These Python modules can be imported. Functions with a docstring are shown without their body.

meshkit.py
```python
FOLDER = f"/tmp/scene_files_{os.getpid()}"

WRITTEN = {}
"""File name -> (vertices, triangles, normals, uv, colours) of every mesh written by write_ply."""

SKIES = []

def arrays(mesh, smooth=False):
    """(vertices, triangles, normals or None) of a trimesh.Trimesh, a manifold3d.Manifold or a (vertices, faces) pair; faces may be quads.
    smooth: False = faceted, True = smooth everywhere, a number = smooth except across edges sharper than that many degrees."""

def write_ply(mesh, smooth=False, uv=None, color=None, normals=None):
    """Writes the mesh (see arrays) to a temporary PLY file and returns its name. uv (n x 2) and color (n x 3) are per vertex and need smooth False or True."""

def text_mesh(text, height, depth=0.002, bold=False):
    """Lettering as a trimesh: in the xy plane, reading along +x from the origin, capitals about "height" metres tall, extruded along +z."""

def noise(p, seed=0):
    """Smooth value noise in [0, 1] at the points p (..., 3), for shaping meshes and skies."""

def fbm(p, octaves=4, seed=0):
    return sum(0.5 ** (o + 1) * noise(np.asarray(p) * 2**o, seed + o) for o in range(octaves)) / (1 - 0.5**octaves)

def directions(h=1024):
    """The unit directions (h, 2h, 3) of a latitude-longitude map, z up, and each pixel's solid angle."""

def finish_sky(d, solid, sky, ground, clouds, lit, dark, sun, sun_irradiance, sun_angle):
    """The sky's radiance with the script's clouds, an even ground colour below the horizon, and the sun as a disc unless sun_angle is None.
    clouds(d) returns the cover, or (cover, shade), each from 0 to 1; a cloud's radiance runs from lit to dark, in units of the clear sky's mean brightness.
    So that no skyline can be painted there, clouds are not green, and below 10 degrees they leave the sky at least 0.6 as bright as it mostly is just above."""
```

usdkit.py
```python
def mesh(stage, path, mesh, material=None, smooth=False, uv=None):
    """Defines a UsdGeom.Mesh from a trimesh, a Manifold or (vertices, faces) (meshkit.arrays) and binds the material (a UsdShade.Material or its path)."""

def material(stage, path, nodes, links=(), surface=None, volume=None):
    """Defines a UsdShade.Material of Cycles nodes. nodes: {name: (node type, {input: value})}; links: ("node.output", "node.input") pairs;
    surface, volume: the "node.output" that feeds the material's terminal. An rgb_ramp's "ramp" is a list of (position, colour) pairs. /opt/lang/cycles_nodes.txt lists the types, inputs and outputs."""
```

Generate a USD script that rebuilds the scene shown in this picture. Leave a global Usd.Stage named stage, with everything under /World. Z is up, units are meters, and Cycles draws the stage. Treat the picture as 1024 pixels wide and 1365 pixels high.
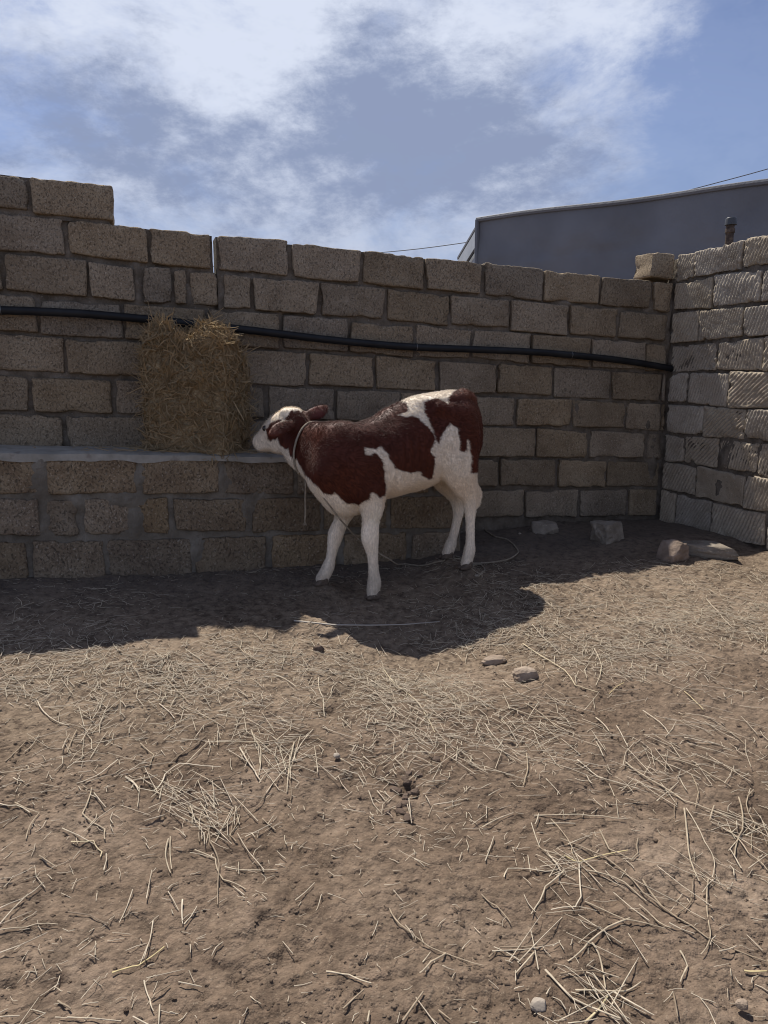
import math, random, numpy as np, trimesh, usdkit, meshkit
from pxr import Usd, UsdGeom, UsdLux, UsdShade, Gf, Sdf, Vt
from scipy.ndimage import map_coordinates
from scipy.interpolate import PchipInterpolator

random.seed(7)
rng = np.random.default_rng(7)
stage = Usd.Stage.CreateInMemory()
UsdGeom.SetStageUpAxis(stage, 'Z'); UsdGeom.SetStageMetersPerUnit(stage, 1.0)
UsdGeom.Xform.Define(stage, '/World'); UsdGeom.Scope.Define(stage, '/World/Looks')

# ---------------------------------------------------------------- camera, sky, sun, exposure
FPX, PITCH, CAM_H = 1000., math.radians(10.25), 1.1          # focal length in the photograph's pixels (1024 x 1365), downward pitch, eye height
CAM = np.array([0, 0, CAM_H])
cam = UsdGeom.Camera.Define(stage, '/World/camera')
cam.AddTranslateOp().Set(Gf.Vec3d(0, 0, CAM_H)); cam.AddRotateXOp().Set(90 - math.degrees(PITCH))
cam.CreateHorizontalApertureAttr(36.0); cam.CreateVerticalApertureAttr(48.0); cam.CreateFocalLengthAttr(36.0 * FPX / 1024)
cam.CreateClippingRangeAttr(Gf.Vec2f(.05, 20000))
EXPOSURE, SKY_STRENGTH, SUN_I = 0.60, 0.086, 1.14
cam.CreateExposureAttr(EXPOSURE)

def ray(x, y):                                               # direction in which the photograph shows its pixel (x, y)
    u, v = (x - 512) / FPX, -(y - 682.5) / FPX
    return np.array([u, math.cos(PITCH) + v * math.sin(PITCH), -math.sin(PITCH) + v * math.cos(PITCH)])
def seen(q):
    q = np.asarray(q, float) - CAM
    f = np.array([0, math.cos(PITCH), -math.sin(PITCH)]); u = np.array([0, math.sin(PITCH), math.cos(PITCH)])
    dz = q @ f
    return np.stack([512 + FPX * q[..., 0] / dz, 682.5 - FPX * (q @ u) / dz], -1)

SUN = np.array([-.305, .530, 1.0]); SUN /= np.linalg.norm(SUN)   # towards the sun: behind the wall, a little left
sun = UsdLux.DistantLight.Define(stage, '/World/sun')
sun.CreateIntensityAttr(SUN_I); sun.CreateNormalizeAttr(True); sun.CreateAngleAttr(.5); sun.CreateColorAttr(Gf.Vec3f(1, .95, .87))
_m = Gf.Matrix4d(); _m.SetRotate(Gf.Rotation(Gf.Vec3d(0, 0, 1), Gf.Vec3d(*map(float, SUN)))); sun.AddTransformOp().Set(_m)

def M(name, nodes, links, surface='p.BSDF', **kw):
    return usdkit.material(stage, '/World/Looks/' + name, nodes, links, surface=surface, **kw)

def sky_material():
    nd = {'sky': ('sky_texture', dict(sky_type='single_scattering', sun_disc=False, sun_elevation=math.asin(SUN[2]), sun_rotation=math.atan2(SUN[0], SUN[1]), air_density=1.0, aerosol_density=.25, ozone_density=2.0)),
          'tc': ('texture_coordinate', {}), 'bg': ('background_shader', dict(strength=SKY_STRENGTH)),
          'mp': ('mapping', dict(scale=(1, 1, 1.9), rotation=(0.0, .32, .2)))}
    ln = [('tc.generated', 'mp.vector')]
    def blob(tag, px, py, power, amp):
        d = ray(px, py); d = d / np.linalg.norm(d)
        nd[tag + 'd'] = ('vector_math', dict(math_type='dot_product', vector2=tuple(d)))
        nd[tag + 'm'] = ('math', dict(math_type='maximum', value2=0.0)); nd[tag + 'p'] = ('math', dict(math_type='power', value2=power)); nd[tag + 'a'] = ('math', dict(math_type='multiply', value2=amp))
        ln.extend([('tc.generated', tag + 'd.vector1'), (tag + 'd.value', tag + 'm.value1'), (tag + 'm.value', tag + 'p.value1'), (tag + 'p.value', tag + 'a.value1')])
        return tag + 'a.value'
    def total(tag, parts):
        cur = parts[0]
        for i, p in enumerate(parts[1:]):
            nd[f'{tag}s{i}'] = ('math', dict(math_type='add')); ln.extend([(cur, f'{tag}s{i}.value1'), (p, f'{tag}s{i}.value2')]); cur = f'{tag}s{i}.value'
        return cur
    nd['n1'] = ('noise_texture', dict(dimensions='3D', scale=5.2, detail=10.0, roughness=.66, distortion=.3)); ln.append(('mp.vector', 'n1.vector'))
    nd['n2'] = ('noise_texture', dict(dimensions='3D', scale=3.1, detail=7.0, roughness=.55, distortion=.5)); ln.append(('mp.vector', 'n2.vector'))
    nd['n3'] = ('noise_texture', dict(dimensions='3D', scale=17.0, detail=9.0, roughness=.68, distortion=.1)); ln.append(('mp.vector', 'n3.vector'))
    nd['n3c'] = ('map_range', dict(from_min=.25, from_max=.75, to_min=-.30, to_max=.30)); ln.append(('n3.fac', 'n3c.value'))
    nd['n1c'] = ('map_range', dict(from_min=.25, from_max=.75, to_min=.0, to_max=.85)); ln.append(('n1.fac', 'n1c.value'))
    CLOUDS = [(90, 0, 50, .22), (280, 60, 60, .26), (480, 0, 110, .24), (610, 80, 260, .26), (700, 10, 400, .26), (780, 25, 900, .34), (860, 30, 1400, .40), (920, 45, 2600, .30), (650, 150, 380, .24), (745, 180, 300, .26), (780, 250, 160, .26), (700, 270, 160, .20), (60, 180, 90, .14), (380, 200, 120, .26), (200, 210, 200, .16), (500, 110, 200, .06), (600, 200, 200, .06), (960, 250, 90, -.30), (990, 110, 200, -.40), (560, 330, 150, -.02), (320, 280, 90, .20), (470, 290, 90, .18), (600, 250, 120, .16), (420, 140, 200, .14), (735, 95, 900, -.40), (640, 85, 2500, -.1), (220, 310, 150, -.04)]
    cov = total('cv', ['n1c.result', 'n3c.result'] + [blob(f'b{i}', *b) for i, b in enumerate(CLOUDS)])
    nd['cr'] = ('map_range', dict(range_type='smoothstep', from_min=.16, from_max=1.12, to_min=.10, to_max=.97)); ln.append((cov, 'cr.value'))
    SHADE = [(505, 90, 200, .30), (590, 190, 300, .24), (150, 135, 300, .42), (50, 130, 500, .26), (440, 260, 130, .18), (250, 290, 150, .26), (600, 15, 900, .25), (400, 90, 300, .16), (120, 90, 300, .12), (700, 60, 400, .1), (780, 260, 150, .22), (330, 30, 150, -.34), (620, 60, 500, -.3), (90, 50, 300, -.34), (820, 40, 600, -.3)]
    nd['n2c'] = ('map_range', dict(from_min=.3, from_max=.7, to_min=.12, to_max=.82)); ln.append(('n2.fac', 'n2c.value'))
    nd['n1s'] = ('math', dict(math_type='multiply_add', value2=-.5, value3=.22)); ln.append(('n1c.result', 'n1s.value1'))
    sh = total('sh', ['n2c.result', 'n3c.result', 'n1s.value'] + [blob(f'd{i}', *b) for i, b in enumerate(SHADE)])
    nd['sr'] = ('map_range', dict(range_type='smoothstep', from_min=.30, from_max=1.0, to_min=0, to_max=1)); ln.append((sh, 'sr.value'))
    nd['tint'] = ('mix_color', dict(blend_type='multiply', fac=1.0, b=SKY_TINT, use_clamp=False)); ln.append(('sky.color', 'tint.a'))
    nd['cc'] = ('mix_color', dict(a=CLOUD_LIT, b=CLOUD_DARK, use_clamp=False)); ln.append(('sr.result', 'cc.fac'))
    nd['sz'] = ('separate_xyz', {}); nd['lo'] = ('map_range', dict(range_type='smoothstep', from_min=.02, from_max=.30, to_min=.6, to_max=0)); nd['hz'] = ('mix_color', dict(b=(2.0, 2.45, 3.65), use_clamp=False))
    nd['mx'] = ('mix_color', dict(use_clamp=False)); ln.extend([('cr.result', 'mx.fac'), ('tint.result', 'mx.a'), ('cc.result', 'mx.b'), ('tc.generated', 'sz.vector'), ('sz.z', 'lo.value'), ('lo.result', 'hz.fac'), ('mx.result', 'hz.a'), ('hz.result', 'bg.color')])
    return usdkit.material(stage, '/World/Looks/sky_and_clouds', nd, ln, surface='bg.background')
SKY_TINT = (.70, .64, .72)
CLOUD_LIT, CLOUD_DARK = (5.5, 5.95, 7.0), (2.15, 2.6, 3.85)
dome = UsdLux.DomeLight.Define(stage, '/World/sky')
UsdShade.MaterialBindingAPI.Apply(dome.GetPrim()).Bind(sky_material())
dome.GetPrim().SetCustomDataByKey('kind', 'structure')

# ---------------------------------------------------------------- helpers for the scene tree
USED = {}
def path_for(name, parent=None):
    base = (str(parent.GetPath()) if parent is not None else '/World') + '/' + name
    n = USED.get(base, -1) + 1; USED[base] = n
    return base if n == 0 else f'{base}_{n:03d}'
def say(o, label=None, category=None, group=None, kind=None):
    for k, v in (('label', label), ('category', category), ('group', group), ('kind', kind)):
        if v: o.SetCustomDataByKey(k, v)
    return o
def thing(name, label, category, loc=(0, 0, 0), rot=0, group=None):
    x = UsdGeom.Xform.Define(stage, path_for(name)); x.AddTranslateOp().Set(Gf.Vec3d(*map(float, loc)))
    if rot: x.AddRotateZOp().Set(float(rot))
    x._loc, x._rot = np.array(loc, float), rot
    o = x.GetPrim(); PLACE[str(o.GetPath())] = (np.array(loc, float), math.radians(rot)); return say(o, label, category, group)
PLACE = {}
def obj(name, mesh, mat, parent=None, smooth=False, local=False, **said):
    """one mesh; vertices are given in the world and moved into the frame of the thing it belongs to"""
    p = path_for(name, parent)
    v, f = (mesh.vertices, mesh.faces) if hasattr(mesh, 'vertices') else mesh
    v = np.asarray(v, float)
    top = '/World/' + p.split('/')[2]
    if parent is not None and not local and top in PLACE:
        loc, r = PLACE[top]; q = v - loc; c, s = math.cos(-r), math.sin(-r)
        v = np.stack([q[:, 0] * c - q[:, 1] * s, q[:, 0] * s + q[:, 1] * c, q[:, 2]], -1)
    m = usdkit.mesh(stage, p, (v, f), mat, smooth=smooth)
    say(m.GetPrim(), **said); return m.GetPrim()
def join(parts):
    vs, fs, n = [], [], 0
    for v, f in parts:
        vs.append(v); fs.append(np.asarray(f) + n); n += len(v)
    return np.vstack(vs), np.vstack(fs)
def fbm(p, sc=1., oc=4, seed=0): return meshkit.fbm(np.asarray(p, float) * sc, oc, seed) - .5
def smoothstep(a, b, x):
    t = np.clip((x - a) / (b - a), 0, 1); return t * t * (3 - 2 * t)
def tube(P, R, n=6, flat=1., twist=0., caps=True):
    """tube along the polyline P with radii R"""
    P = np.asarray(P, float); R = np.broadcast_to(np.asarray(R, float), (len(P),))
    T = np.gradient(P, axis=0); T /= np.maximum(np.linalg.norm(T, axis=1, keepdims=True), 1e-9)
    up = np.array([0, 0, 1.]) if abs(T[0, 2]) < .9 else np.array([1., 0, 0])
    S = np.zeros_like(P); a = np.cross(T[0], up); S[0] = a / np.linalg.norm(a)
    for i in range(1, len(P)):
        b = S[i - 1] - (S[i - 1] @ T[i]) * T[i]; S[i] = b / max(np.linalg.norm(b), 1e-9)
    U = np.cross(S, T); th = np.arange(n) / n * 2 * np.pi
    L = np.r_[0, np.cumsum(np.linalg.norm(np.diff(P, axis=0), axis=1))]
    if twist:
        rr = R[:, None] * (1 + .16 * np.abs(np.cos(1.5 * (th[None] - L[:, None] * twist))))
    else: rr = np.repeat(R[:, None], n, 1)
    V = P[:, None] + rr[..., None] * (np.cos(th)[None, :, None] * S[:, None] + flat * np.sin(th)[None, :, None] * U[:, None])
    V = V.reshape(-1, 3); i = np.arange(len(P) - 1)[:, None] * n; j = np.arange(n)[None]; k = (j + 1) % n
    q = np.stack([i + j, i + k, i + n + k, i + n + j], -1).reshape(-1, 4)
    F = np.vstack([q[:, [0, 2, 1]], q[:, [0, 3, 2]]])
    if caps:
        e = (len(P) - 1) * n
        F = np.vstack([F, [[0, b, b + 1] for b in range(1, n - 1)], [[e, e + b + 1, e + b] for b in range(1, n - 1)]])
    return V, F
def smooth_line(P, n=6):
    P = np.asarray(P, float); u = np.r_[0, np.cumsum(np.linalg.norm(np.diff(P, axis=0), axis=1))]
    if len(P) == 2: t = np.linspace(0, 1, n + 1)[:, None]; return P[0] * (1 - t) + P[1] * t
    return PchipInterpolator(u, P, axis=0)(np.linspace(0, u[-1], (len(P) - 1) * n + 1))

# ---------------------------------------------------------------- materials
def mottled(name, colors, scale, rough=.9, bump=.4, dist=.006, bscale=70., fleck=None, flecks=(.62, .7), fscale=60., pits=None, rnd=0., spec=.25, extra=None):
    """layered noise colours with relief; rnd varies the tone from piece to piece"""
    nd = {'g': ('geometry', {}), 'n': ('noise_texture', dict(scale=scale, detail=8.0, roughness=.65)), 'r': ('rgb_ramp', dict(ramp=colors)),
          'b': ('noise_texture', dict(scale=bscale, detail=6.0, roughness=.7)), 'bp': ('bump', dict(strength=bump, distance=dist)),
          'p': ('principled_bsdf', dict(roughness=rough, specular_ior_level=spec))}
    ln = [('g.position', 'n.vector'), ('n.fac', 'r.fac'), ('g.position', 'b.vector'), ('bp.normal', 'p.normal')]
    col, hgt = 'r.color', 'b.fac'
    if fleck:
        nd['f'] = ('noise_texture', dict(scale=fscale, detail=3.0, roughness=.6)); nd['fr'] = ('map_range', dict(range_type='smoothstep', from_min=flecks[0], from_max=flecks[1], to_min=0, to_max=.55)); nd['fm'] = ('mix_color', dict(b=fleck))
        ln += [('g.position', 'f.vector'), ('f.fac', 'fr.value'), ('fr.result', 'fm.fac'), (col, 'fm.a')]; col = 'fm.result'
    if pits:                                                  # coarse open grain: dark pores drawn out along a slant
        nd['pm'] = ('mapping', dict(rotation=(.9, .7, .3), scale=(1., 1., .7))); nd['v'] = ('noise_texture', dict(scale=pits[0], detail=6.0, roughness=.85)); nd['vr'] = ('map_range', dict(range_type='smoothstep', from_min=.475, from_max=.35, to_min=0, to_max=.6)); nd['vm'] = ('mix_color', dict(b=pits[1]))
        nd['vh'] = ('math', dict(math_type='multiply', value2=-.8)); nd['va'] = ('math', dict(math_type='add'))
        ln += [('g.position', 'pm.vector'), ('pm.vector', 'v.vector'), ('v.fac', 'vr.value'), ('vr.result', 'vm.fac'), (col, 'vm.a'), ('vr.result', 'vh.value1'), ('vh.value', 'va.value1'), (hgt, 'va.value2')]
        col, hgt = 'vm.result', 'va.value'
    if rnd:
        nd['oi'] = ('object_info', {}); nd['ov'] = ('map_range', dict(from_min=0, from_max=1, to_min=1 - rnd, to_max=1 + rnd)); nd['oh'] = ('hsv', dict(hue=.5, saturation=1.0))
        nd['os'] = ('math', dict(math_type='multiply', value2=7.31)); nd['of'] = ('math', dict(math_type='fraction')); nd['oq'] = ('map_range', dict(from_min=0, from_max=1, to_min=.84, to_max=1.12))
        ln += [('oi.random', 'ov.value'), ('ov.result', 'oh.value'), (col, 'oh.color'), ('oi.random', 'os.value1'), ('os.value', 'of.value1'), ('of.value', 'oq.value'), ('oq.result', 'oh.saturation')]; col = 'oh.color'
    ln += [(col, 'p.base_color'), (hgt, 'bp.height')]
    return M(name, nd, ln)
STONE = mottled('porous_stone', [(.28, (.180, .134, .088)), (.45, (.232, .179, .122)), (.6, (.275, .217, .150)), (.75, (.328, .266, .19))], 5.0, rough=.95, bump=.9, dist=.012, bscale=75., fleck=(.42, .355, .28), flecks=(.56, .68), fscale=120., pits=(115., (.050, .036, .028)), rnd=.17)
STONE_RIGHT = mottled('sawn_stone', [(.28, (.25, .204, .148)), (.45, (.32, .267, .202)), (.6, (.365, .310, .238)), (.75, (.42, .365, .288))], 6.0, rough=.95, bump=.6, dist=.006, bscale=80., fleck=(.55, .49, .40), flecks=(.58, .70), fscale=110., pits=(110., (.14, .11, .085)), rnd=.07)
STONE_TROUGH = mottled('weathered_stone', [(.28, (.155, .106, .066)), (.45, (.212, .152, .095)), (.6, (.258, .192, .122)), (.75, (.31, .242, .165))], 7.0, rough=.95, bump=1., dist=.014, bscale=65., fleck=(.42, .35, .27), flecks=(.57, .69), fscale=80., pits=(100., (.040, .029, .023)), rnd=.15)
MORTAR = mottled('mortar', [(.3, (.080, .065, .048)), (.5, (.130, .107, .083)), (.7, (.185, .156, .125))], 14., rough=.97, bump=.9, dist=.010, bscale=60., fleck=(.24, .21, .18), flecks=(.6, .7), fscale=70.)
TROUGH_MORTAR = mottled('smeared_mortar', [(.3, (.105, .088, .068)), (.5, (.155, .133, .106)), (.7, (.225, .200, .165))], 7., rough=.97, bump=.9, dist=.010, bscale=60., fleck=(.12, .10, .08), flecks=(.58, .68), fscale=30.)
CEMENT = mottled('cement', [(.3, (.20, .185, .158)), (.5, (.27, .252, .22)), (.72, (.35, .33, .29))], 9., rough=.9, bump=.5, dist=.005, bscale=80., fleck=(.16, .13, .11), flecks=(.60, .7), fscale=14.)

# ---------------------------------------------------------------- the yard's frame: main wall plane, its courses fall 2.7 degrees to the right
YAW, D0, TILT, PITCH_Z, Z0 = .3236, 4.5725, .0479, .2, .7202 + CAM_H
T_ = np.array([math.cos(YAW), math.sin(YAW), 0]); N_ = np.array([math.sin(YAW), -math.cos(YAW), 0]); O_ = np.array([0, D0, 0])
S_CORNER, S_LEFT = 2.05, -3.3
def wall(s, n, z): return O_ + np.asarray(s)[..., None] * T_ + np.asarray(n)[..., None] * N_ + np.asarray(z)[..., None] * np.array([0, 0, 1.])
def zk(k, s): return Z0 - PITCH_Z * np.asarray(k) - TILT * np.asarray(s)
def on_wall(x, y, n=0.):
    d = ray(x, y); return CAM + d * (((O_ + N_ * n - CAM) @ N_) / (d @ N_))
def s_at(x, k, n=0.):                                        # place along the wall, seen at column x, at course height k
    y = 500.
    for _ in range(6):
        q = on_wall(x, y, n); s = (q - O_) @ T_
        y = float(seen(wall(s, n, zk(k, s)))[1])
    return s
def frame_of(p):
    v = np.asarray(p, float) - O_; return v @ T_, v @ N_

# ground height: foreground at 0, a bank of trodden dirt along the foot of the walls
BANK_S = [-4, -2.1, -1.2, -.1, .5, 1.2, 2.05, 4]; BANK_Z = [.13, .128, .08, .052, .10, .118, .115, .12]
HOOF = []
def ground_base(x, y):
    p = np.stack([x, y, np.zeros_like(x)], -1); s, n = frame_of(p)
    b = np.interp(s, BANK_S, BANK_Z)
    r = S_CORNER - s                                          # distance from the right wall
    w = 1 - smoothstep(.25, 1.6, n); w2 = (1 - smoothstep(.05, .9, r)) * (1 - smoothstep(.8, 2.4, n)) * .55
    side = .0 * (1 - smoothstep(-1.1, -.5, s)) * smoothstep(.6, 1.0, n) * (1 - smoothstep(1.5, 2.2, n)) + .015 * smoothstep(.9, 1.7, s) * (1 - smoothstep(1.0, 1.9, n)) * smoothstep(.3, .7, n)
    return b * np.maximum(w, w2) + side
def ground(x, y, fine=True):
    x, y = np.asarray(x, float), np.asarray(y, float); p = np.stack([x, y, np.zeros_like(x)], -1)
    z = ground_base(x, y) + .05 * fbm(p, 1.1, 3, 11) + .028 * fbm(p, 4.2, 3, 12)
    for hx, hy, r, w in DIPS: z = z - w * np.exp(-((x - hx) ** 2 + (y - hy) ** 2) / r ** 2)
    for hx, hy, hz, w in HOOF: z = z + w * np.exp(-((x - hx) ** 2 + (y - hy) ** 2) / .11 ** 2)
    if fine:
        ridg = 1 - np.abs(2 * meshkit.noise(p * 17., 31) - 1)
        z = z + .020 * fbm(p, 14., 4, 13) + .010 * fbm(p, 48., 3, 14) - .006 * smoothstep(.75, 1, ridg)
        for dx, dy, r, dep in DENTS: z = z - dep * np.exp(-(((x - dx) ** 2 + (y - dy) ** 2) / r ** 2) ** 1.5)
    return z
DENTS = []; DIPS = [(.16, 2.98, .42, .085)]
def on_ground(x, y, lift=0.):
    d = ray(x, y); z = .05
    for _ in range(12):
        q = CAM + d * ((z - CAM_H) / d[2]); z = .5 * z + .5 * float(ground(q[0], q[1], False))
    q = CAM + d * ((z + lift - CAM_H) / d[2]); return q

# ---------------------------------------------------------------- blocks
def axis_cells(L, r, step):
    a = [-L / 2, -L / 2 + r * .4, -L / 2 + r]; b = np.linspace(-L / 2 + r, L / 2 - r, max(2, int(round((L - 2 * r) / step)) + 1))[1:-1]
    return np.array(a + list(b) + [L / 2 - r, L / 2 - r * .4, L / 2])
def block(front, depth, normal, seed, r=.010, step=.018, rough=.006, chip=.019, ridge=None):
    """rough sawn block: front = its four front corners (lower left, lower right, upper right, upper left), depth going back along -normal"""
    front = np.asarray(front, float); Lx = np.linalg.norm(front[1] - front[0]); Lz = np.linalg.norm(front[3] - front[0])
    r = min(r, Lx * .2, Lz * .2)
    hx, hz, hd = Lx / 2, Lz / 2, depth / 2
    sx = min(step, Lx / 5)
    gx, gz, gd = axis_cells(Lx, r, sx), axis_cells(Lz, r, step), axis_cells(depth, r, .06)
    V, F, n0 = [], [], 0
    for ax, sg in ((1, -1), (1, 1), (0, -1), (0, 1), (2, -1), (2, 1)):     # local axes: 0 along, 1 depth (front = +), 2 up
        g = [gx, gd, gz]; o = [i for i in range(3) if i != ax]
        if ax == 1 and sg < 0: g = [np.array([-hx, 0, hx]), gd, np.array([-hz, 0, hz])]
        A, B = np.meshgrid(g[o[0]], g[o[1]], indexing='ij')
        P = np.zeros(A.shape + (3,)); P[..., o[0]] = A; P[..., o[1]] = B; P[..., ax] = sg * [hx, hd, hz][ax]
        na, nb = A.shape; i = np.arange(na - 1)[:, None] * nb + np.arange(nb - 1)[None]
        q = np.stack([i, i + nb, i + nb + 1, i + 1], -1).reshape(-1, 4)
        flip = (sg > 0) == (ax == 1)
        if flip: q = q[:, ::-1]
        V.append(P.reshape(-1, 3)); F.append(q + n0); n0 += na * nb
    V = np.vstack(V); Q = np.vstack(F); H = np.array([hx, hd, hz])
    inner = np.clip(V, -(H - r), H - r); dlt = V - inner; ln = np.linalg.norm(dlt, axis=1, keepdims=True)
    nrm = dlt / np.maximum(ln, 1e-9); P = inner + r * nrm
    so = np.array([seed * 1.37, seed * .71, seed * 2.11])
    edge = np.maximum(np.abs(V[:, 0]) - (hx - .045), np.abs(V[:, 2]) - (hz - .04)); edge = np.clip(edge / .045, 0, 1)
    d = rough * 2 * fbm(P + so, 11, 3, seed) + rough * 1.2 * fbm(P + so, 42, 2, seed + 5)
    ch = np.clip(fbm(P + so, 13, 3, seed + 9) * 2.2 - .12, 0, 1); d = d - chip * 2.2 * ch * edge ** 1.5
    isf = V[:, 1] > hd - 1e-6
    if ridge:
        per, amp, ang, soft = ridge
        w = V[:, 0] * math.cos(ang) + V[:, 2] * math.sin(ang) + .012 * fbm(P + so, 6, 2, seed + 3)
        tri = np.abs(((w / per) % 1) * 2 - 1); fade = np.clip(.55 + 2.4 * (fbm(P + so, 7, 2, seed + 4) + .2), 0, 1)
        d = d + np.where(isf, amp * (tri - .5) * 2 * fade * (1 - .6 * edge), 0)
    P = P + nrm * d[:, None]
    P[:, 0] += .25 * rough * fbm(P + so, 9, 2, seed + 21) * 2
    a, c = P[:, 0] / Lx + .5, P[:, 2] / Lz + .5
    q = (front[0] * ((1 - a) * (1 - c))[:, None] + front[1] * (a * (1 - c))[:, None] + front[2] * (a * c)[:, None] + front[3] * ((1 - a) * c)[:, None])
    q = q + normal * (P[:, 1] - hd)[:, None]
    m = trimesh.Trimesh(q, np.vstack([Q[:, [0, 1, 2]], Q[:, [0, 2, 3]]]), process=False); m.merge_vertices(digits_vertex=6); m.update_faces(m.nondegenerate_faces()); m.remove_unreferenced_vertices()
    if m.volume < 0: m.invert()
    return m

def lay(parent, mat, edges, k0, k1, n=0., depth=.19, seed=0, place=None, gap=(.007, .012), zfun=None, normal=None, ridge=None, **kw):
    """one course of blocks; edges = list of (start, end) along the wall"""
    R = np.random.default_rng(seed)
    for i, (a, b) in enumerate(edges):
        g = R.uniform(*gap, 4); j = R.normal(0, .0048, 8); off = R.normal(0, .004)
        pts = [(a + g[0] + j[0], k1, g[2] + j[1]), (b - g[1] + j[2], k1, g[2] + j[3]), (b - g[1] + j[4], k0, -g[3] + j[5]), (a + g[0] + j[6], k0, -g[3] + j[7])]
        fr = [place(s, n + off + R.normal(0, .0025), zfun(k, s) + dz) for s, k, dz in pts]
        rd = ridge(R) if ridge else None
        obj('block', block(fr, depth, normal, seed * 31 + i + 1, r=R.uniform(.008, .016), ridge=rd, step=.0042 if rd and a < 1.15 else .018, **kw), mat, parent, smooth=40)
def pairs(e): return list(zip(e[:-1], e[1:]))

# ---------------------------------------------------------------- main wall
main_wall = thing('block_wall', 'long wall of brown porous stone blocks with stepped top, behind the calf and the hay', 'wall', wall(-.6, 0., 0.))
def to_s(px, k): return [s_at(x, k) for x in px]
SLIT = s_at(286.5, .5)
left = [S_LEFT + .0, S_LEFT + .38, S_LEFT + .77]
def run(px, k, end=None, lead=True):
    e = to_s(px, k)
    if lead:
        while e[0] > S_LEFT + .2: e.insert(0, e[0] - .395)
    if end is not None: e.append(end)
    return e
CE = S_CORNER - .004
place_main = lambda s, n, z: wall(s, n, z)
lay(main_wall, STONE, pairs(run([-75, 40, 153.5], -.5)), -.93, 0, seed=1, place=place_main, zfun=zk, normal=N_)
eb = run([88, 199, 283.5], .5); lay(main_wall, STONE, pairs(eb), 0, 1, seed=2, place=place_main, zfun=zk, normal=N_)
lay(main_wall, STONE, pairs([SLIT + .012] + to_s([388, 482, 568, 645, 726, 802, 871], .5) + [CE]), 0, 1, seed=3, place=place_main, zfun=zk, normal=N_)
ec = pairs(run([3, 118, 183], 1.5)) + pairs(to_s([188, 230, 251, 292.5], 1.5)) + pairs(to_s([296, 336, 426, 516, 600, 680, 759, 824, 891], 1.5) + [CE])
lay(main_wall, STONE, ec, 1, 2, seed=4, place=place_main, zfun=zk, normal=N_)
lay(main_wall, STONE, pairs(run([51, 165, 277, 375, 466, 554, 630, 709, 788, 862], 2.5, CE)), 2, 3, seed=5, place=place_main, zfun=zk, normal=N_)
lay(main_wall, STONE, pairs(run([-20, 87, 195, 303, 411, 501, 584.5, 664, 738, 816, 883], 3.5, CE)), 3, 4, seed=6, place=place_main, zfun=zk, normal=N_)
lay(main_wall, STONE, pairs(run([-75, 40, 152, 256, 356, 448, 534, 611, 688, 763, 836, 884], 4.5, CE)), 4, 5, seed=7, place=place_main, zfun=zk, normal=N_)
lay(main_wall, STONE, pairs(run([-25, 85, 195, 297, 390, 478, 561, 639, 715, 787, 862], 5.5, CE)), 5, 6, seed=8, place=place_main, zfun=zk, normal=N_)
lay(main_wall, STONE, pairs(run([150, 252, 350, 440, 525, 597, 667, 743, 810], 6.5, CE)), 6, 7, seed=9, place=place_main, zfun=zk, normal=N_)
lay(main_wall, STONE, pairs(run([475, 552, 628, 701, 773, 838], 7.5, CE)[-7:]), 7, 8, seed=10, place=place_main, zfun=zk, normal=N_)
# one block on top at the corner
sc0 = s_at(866, -.5); lay(main_wall, STONE, [(sc0, CE + .006)], -.97, -.01, seed=14, place=place_main, zfun=zk, normal=N_)

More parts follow.
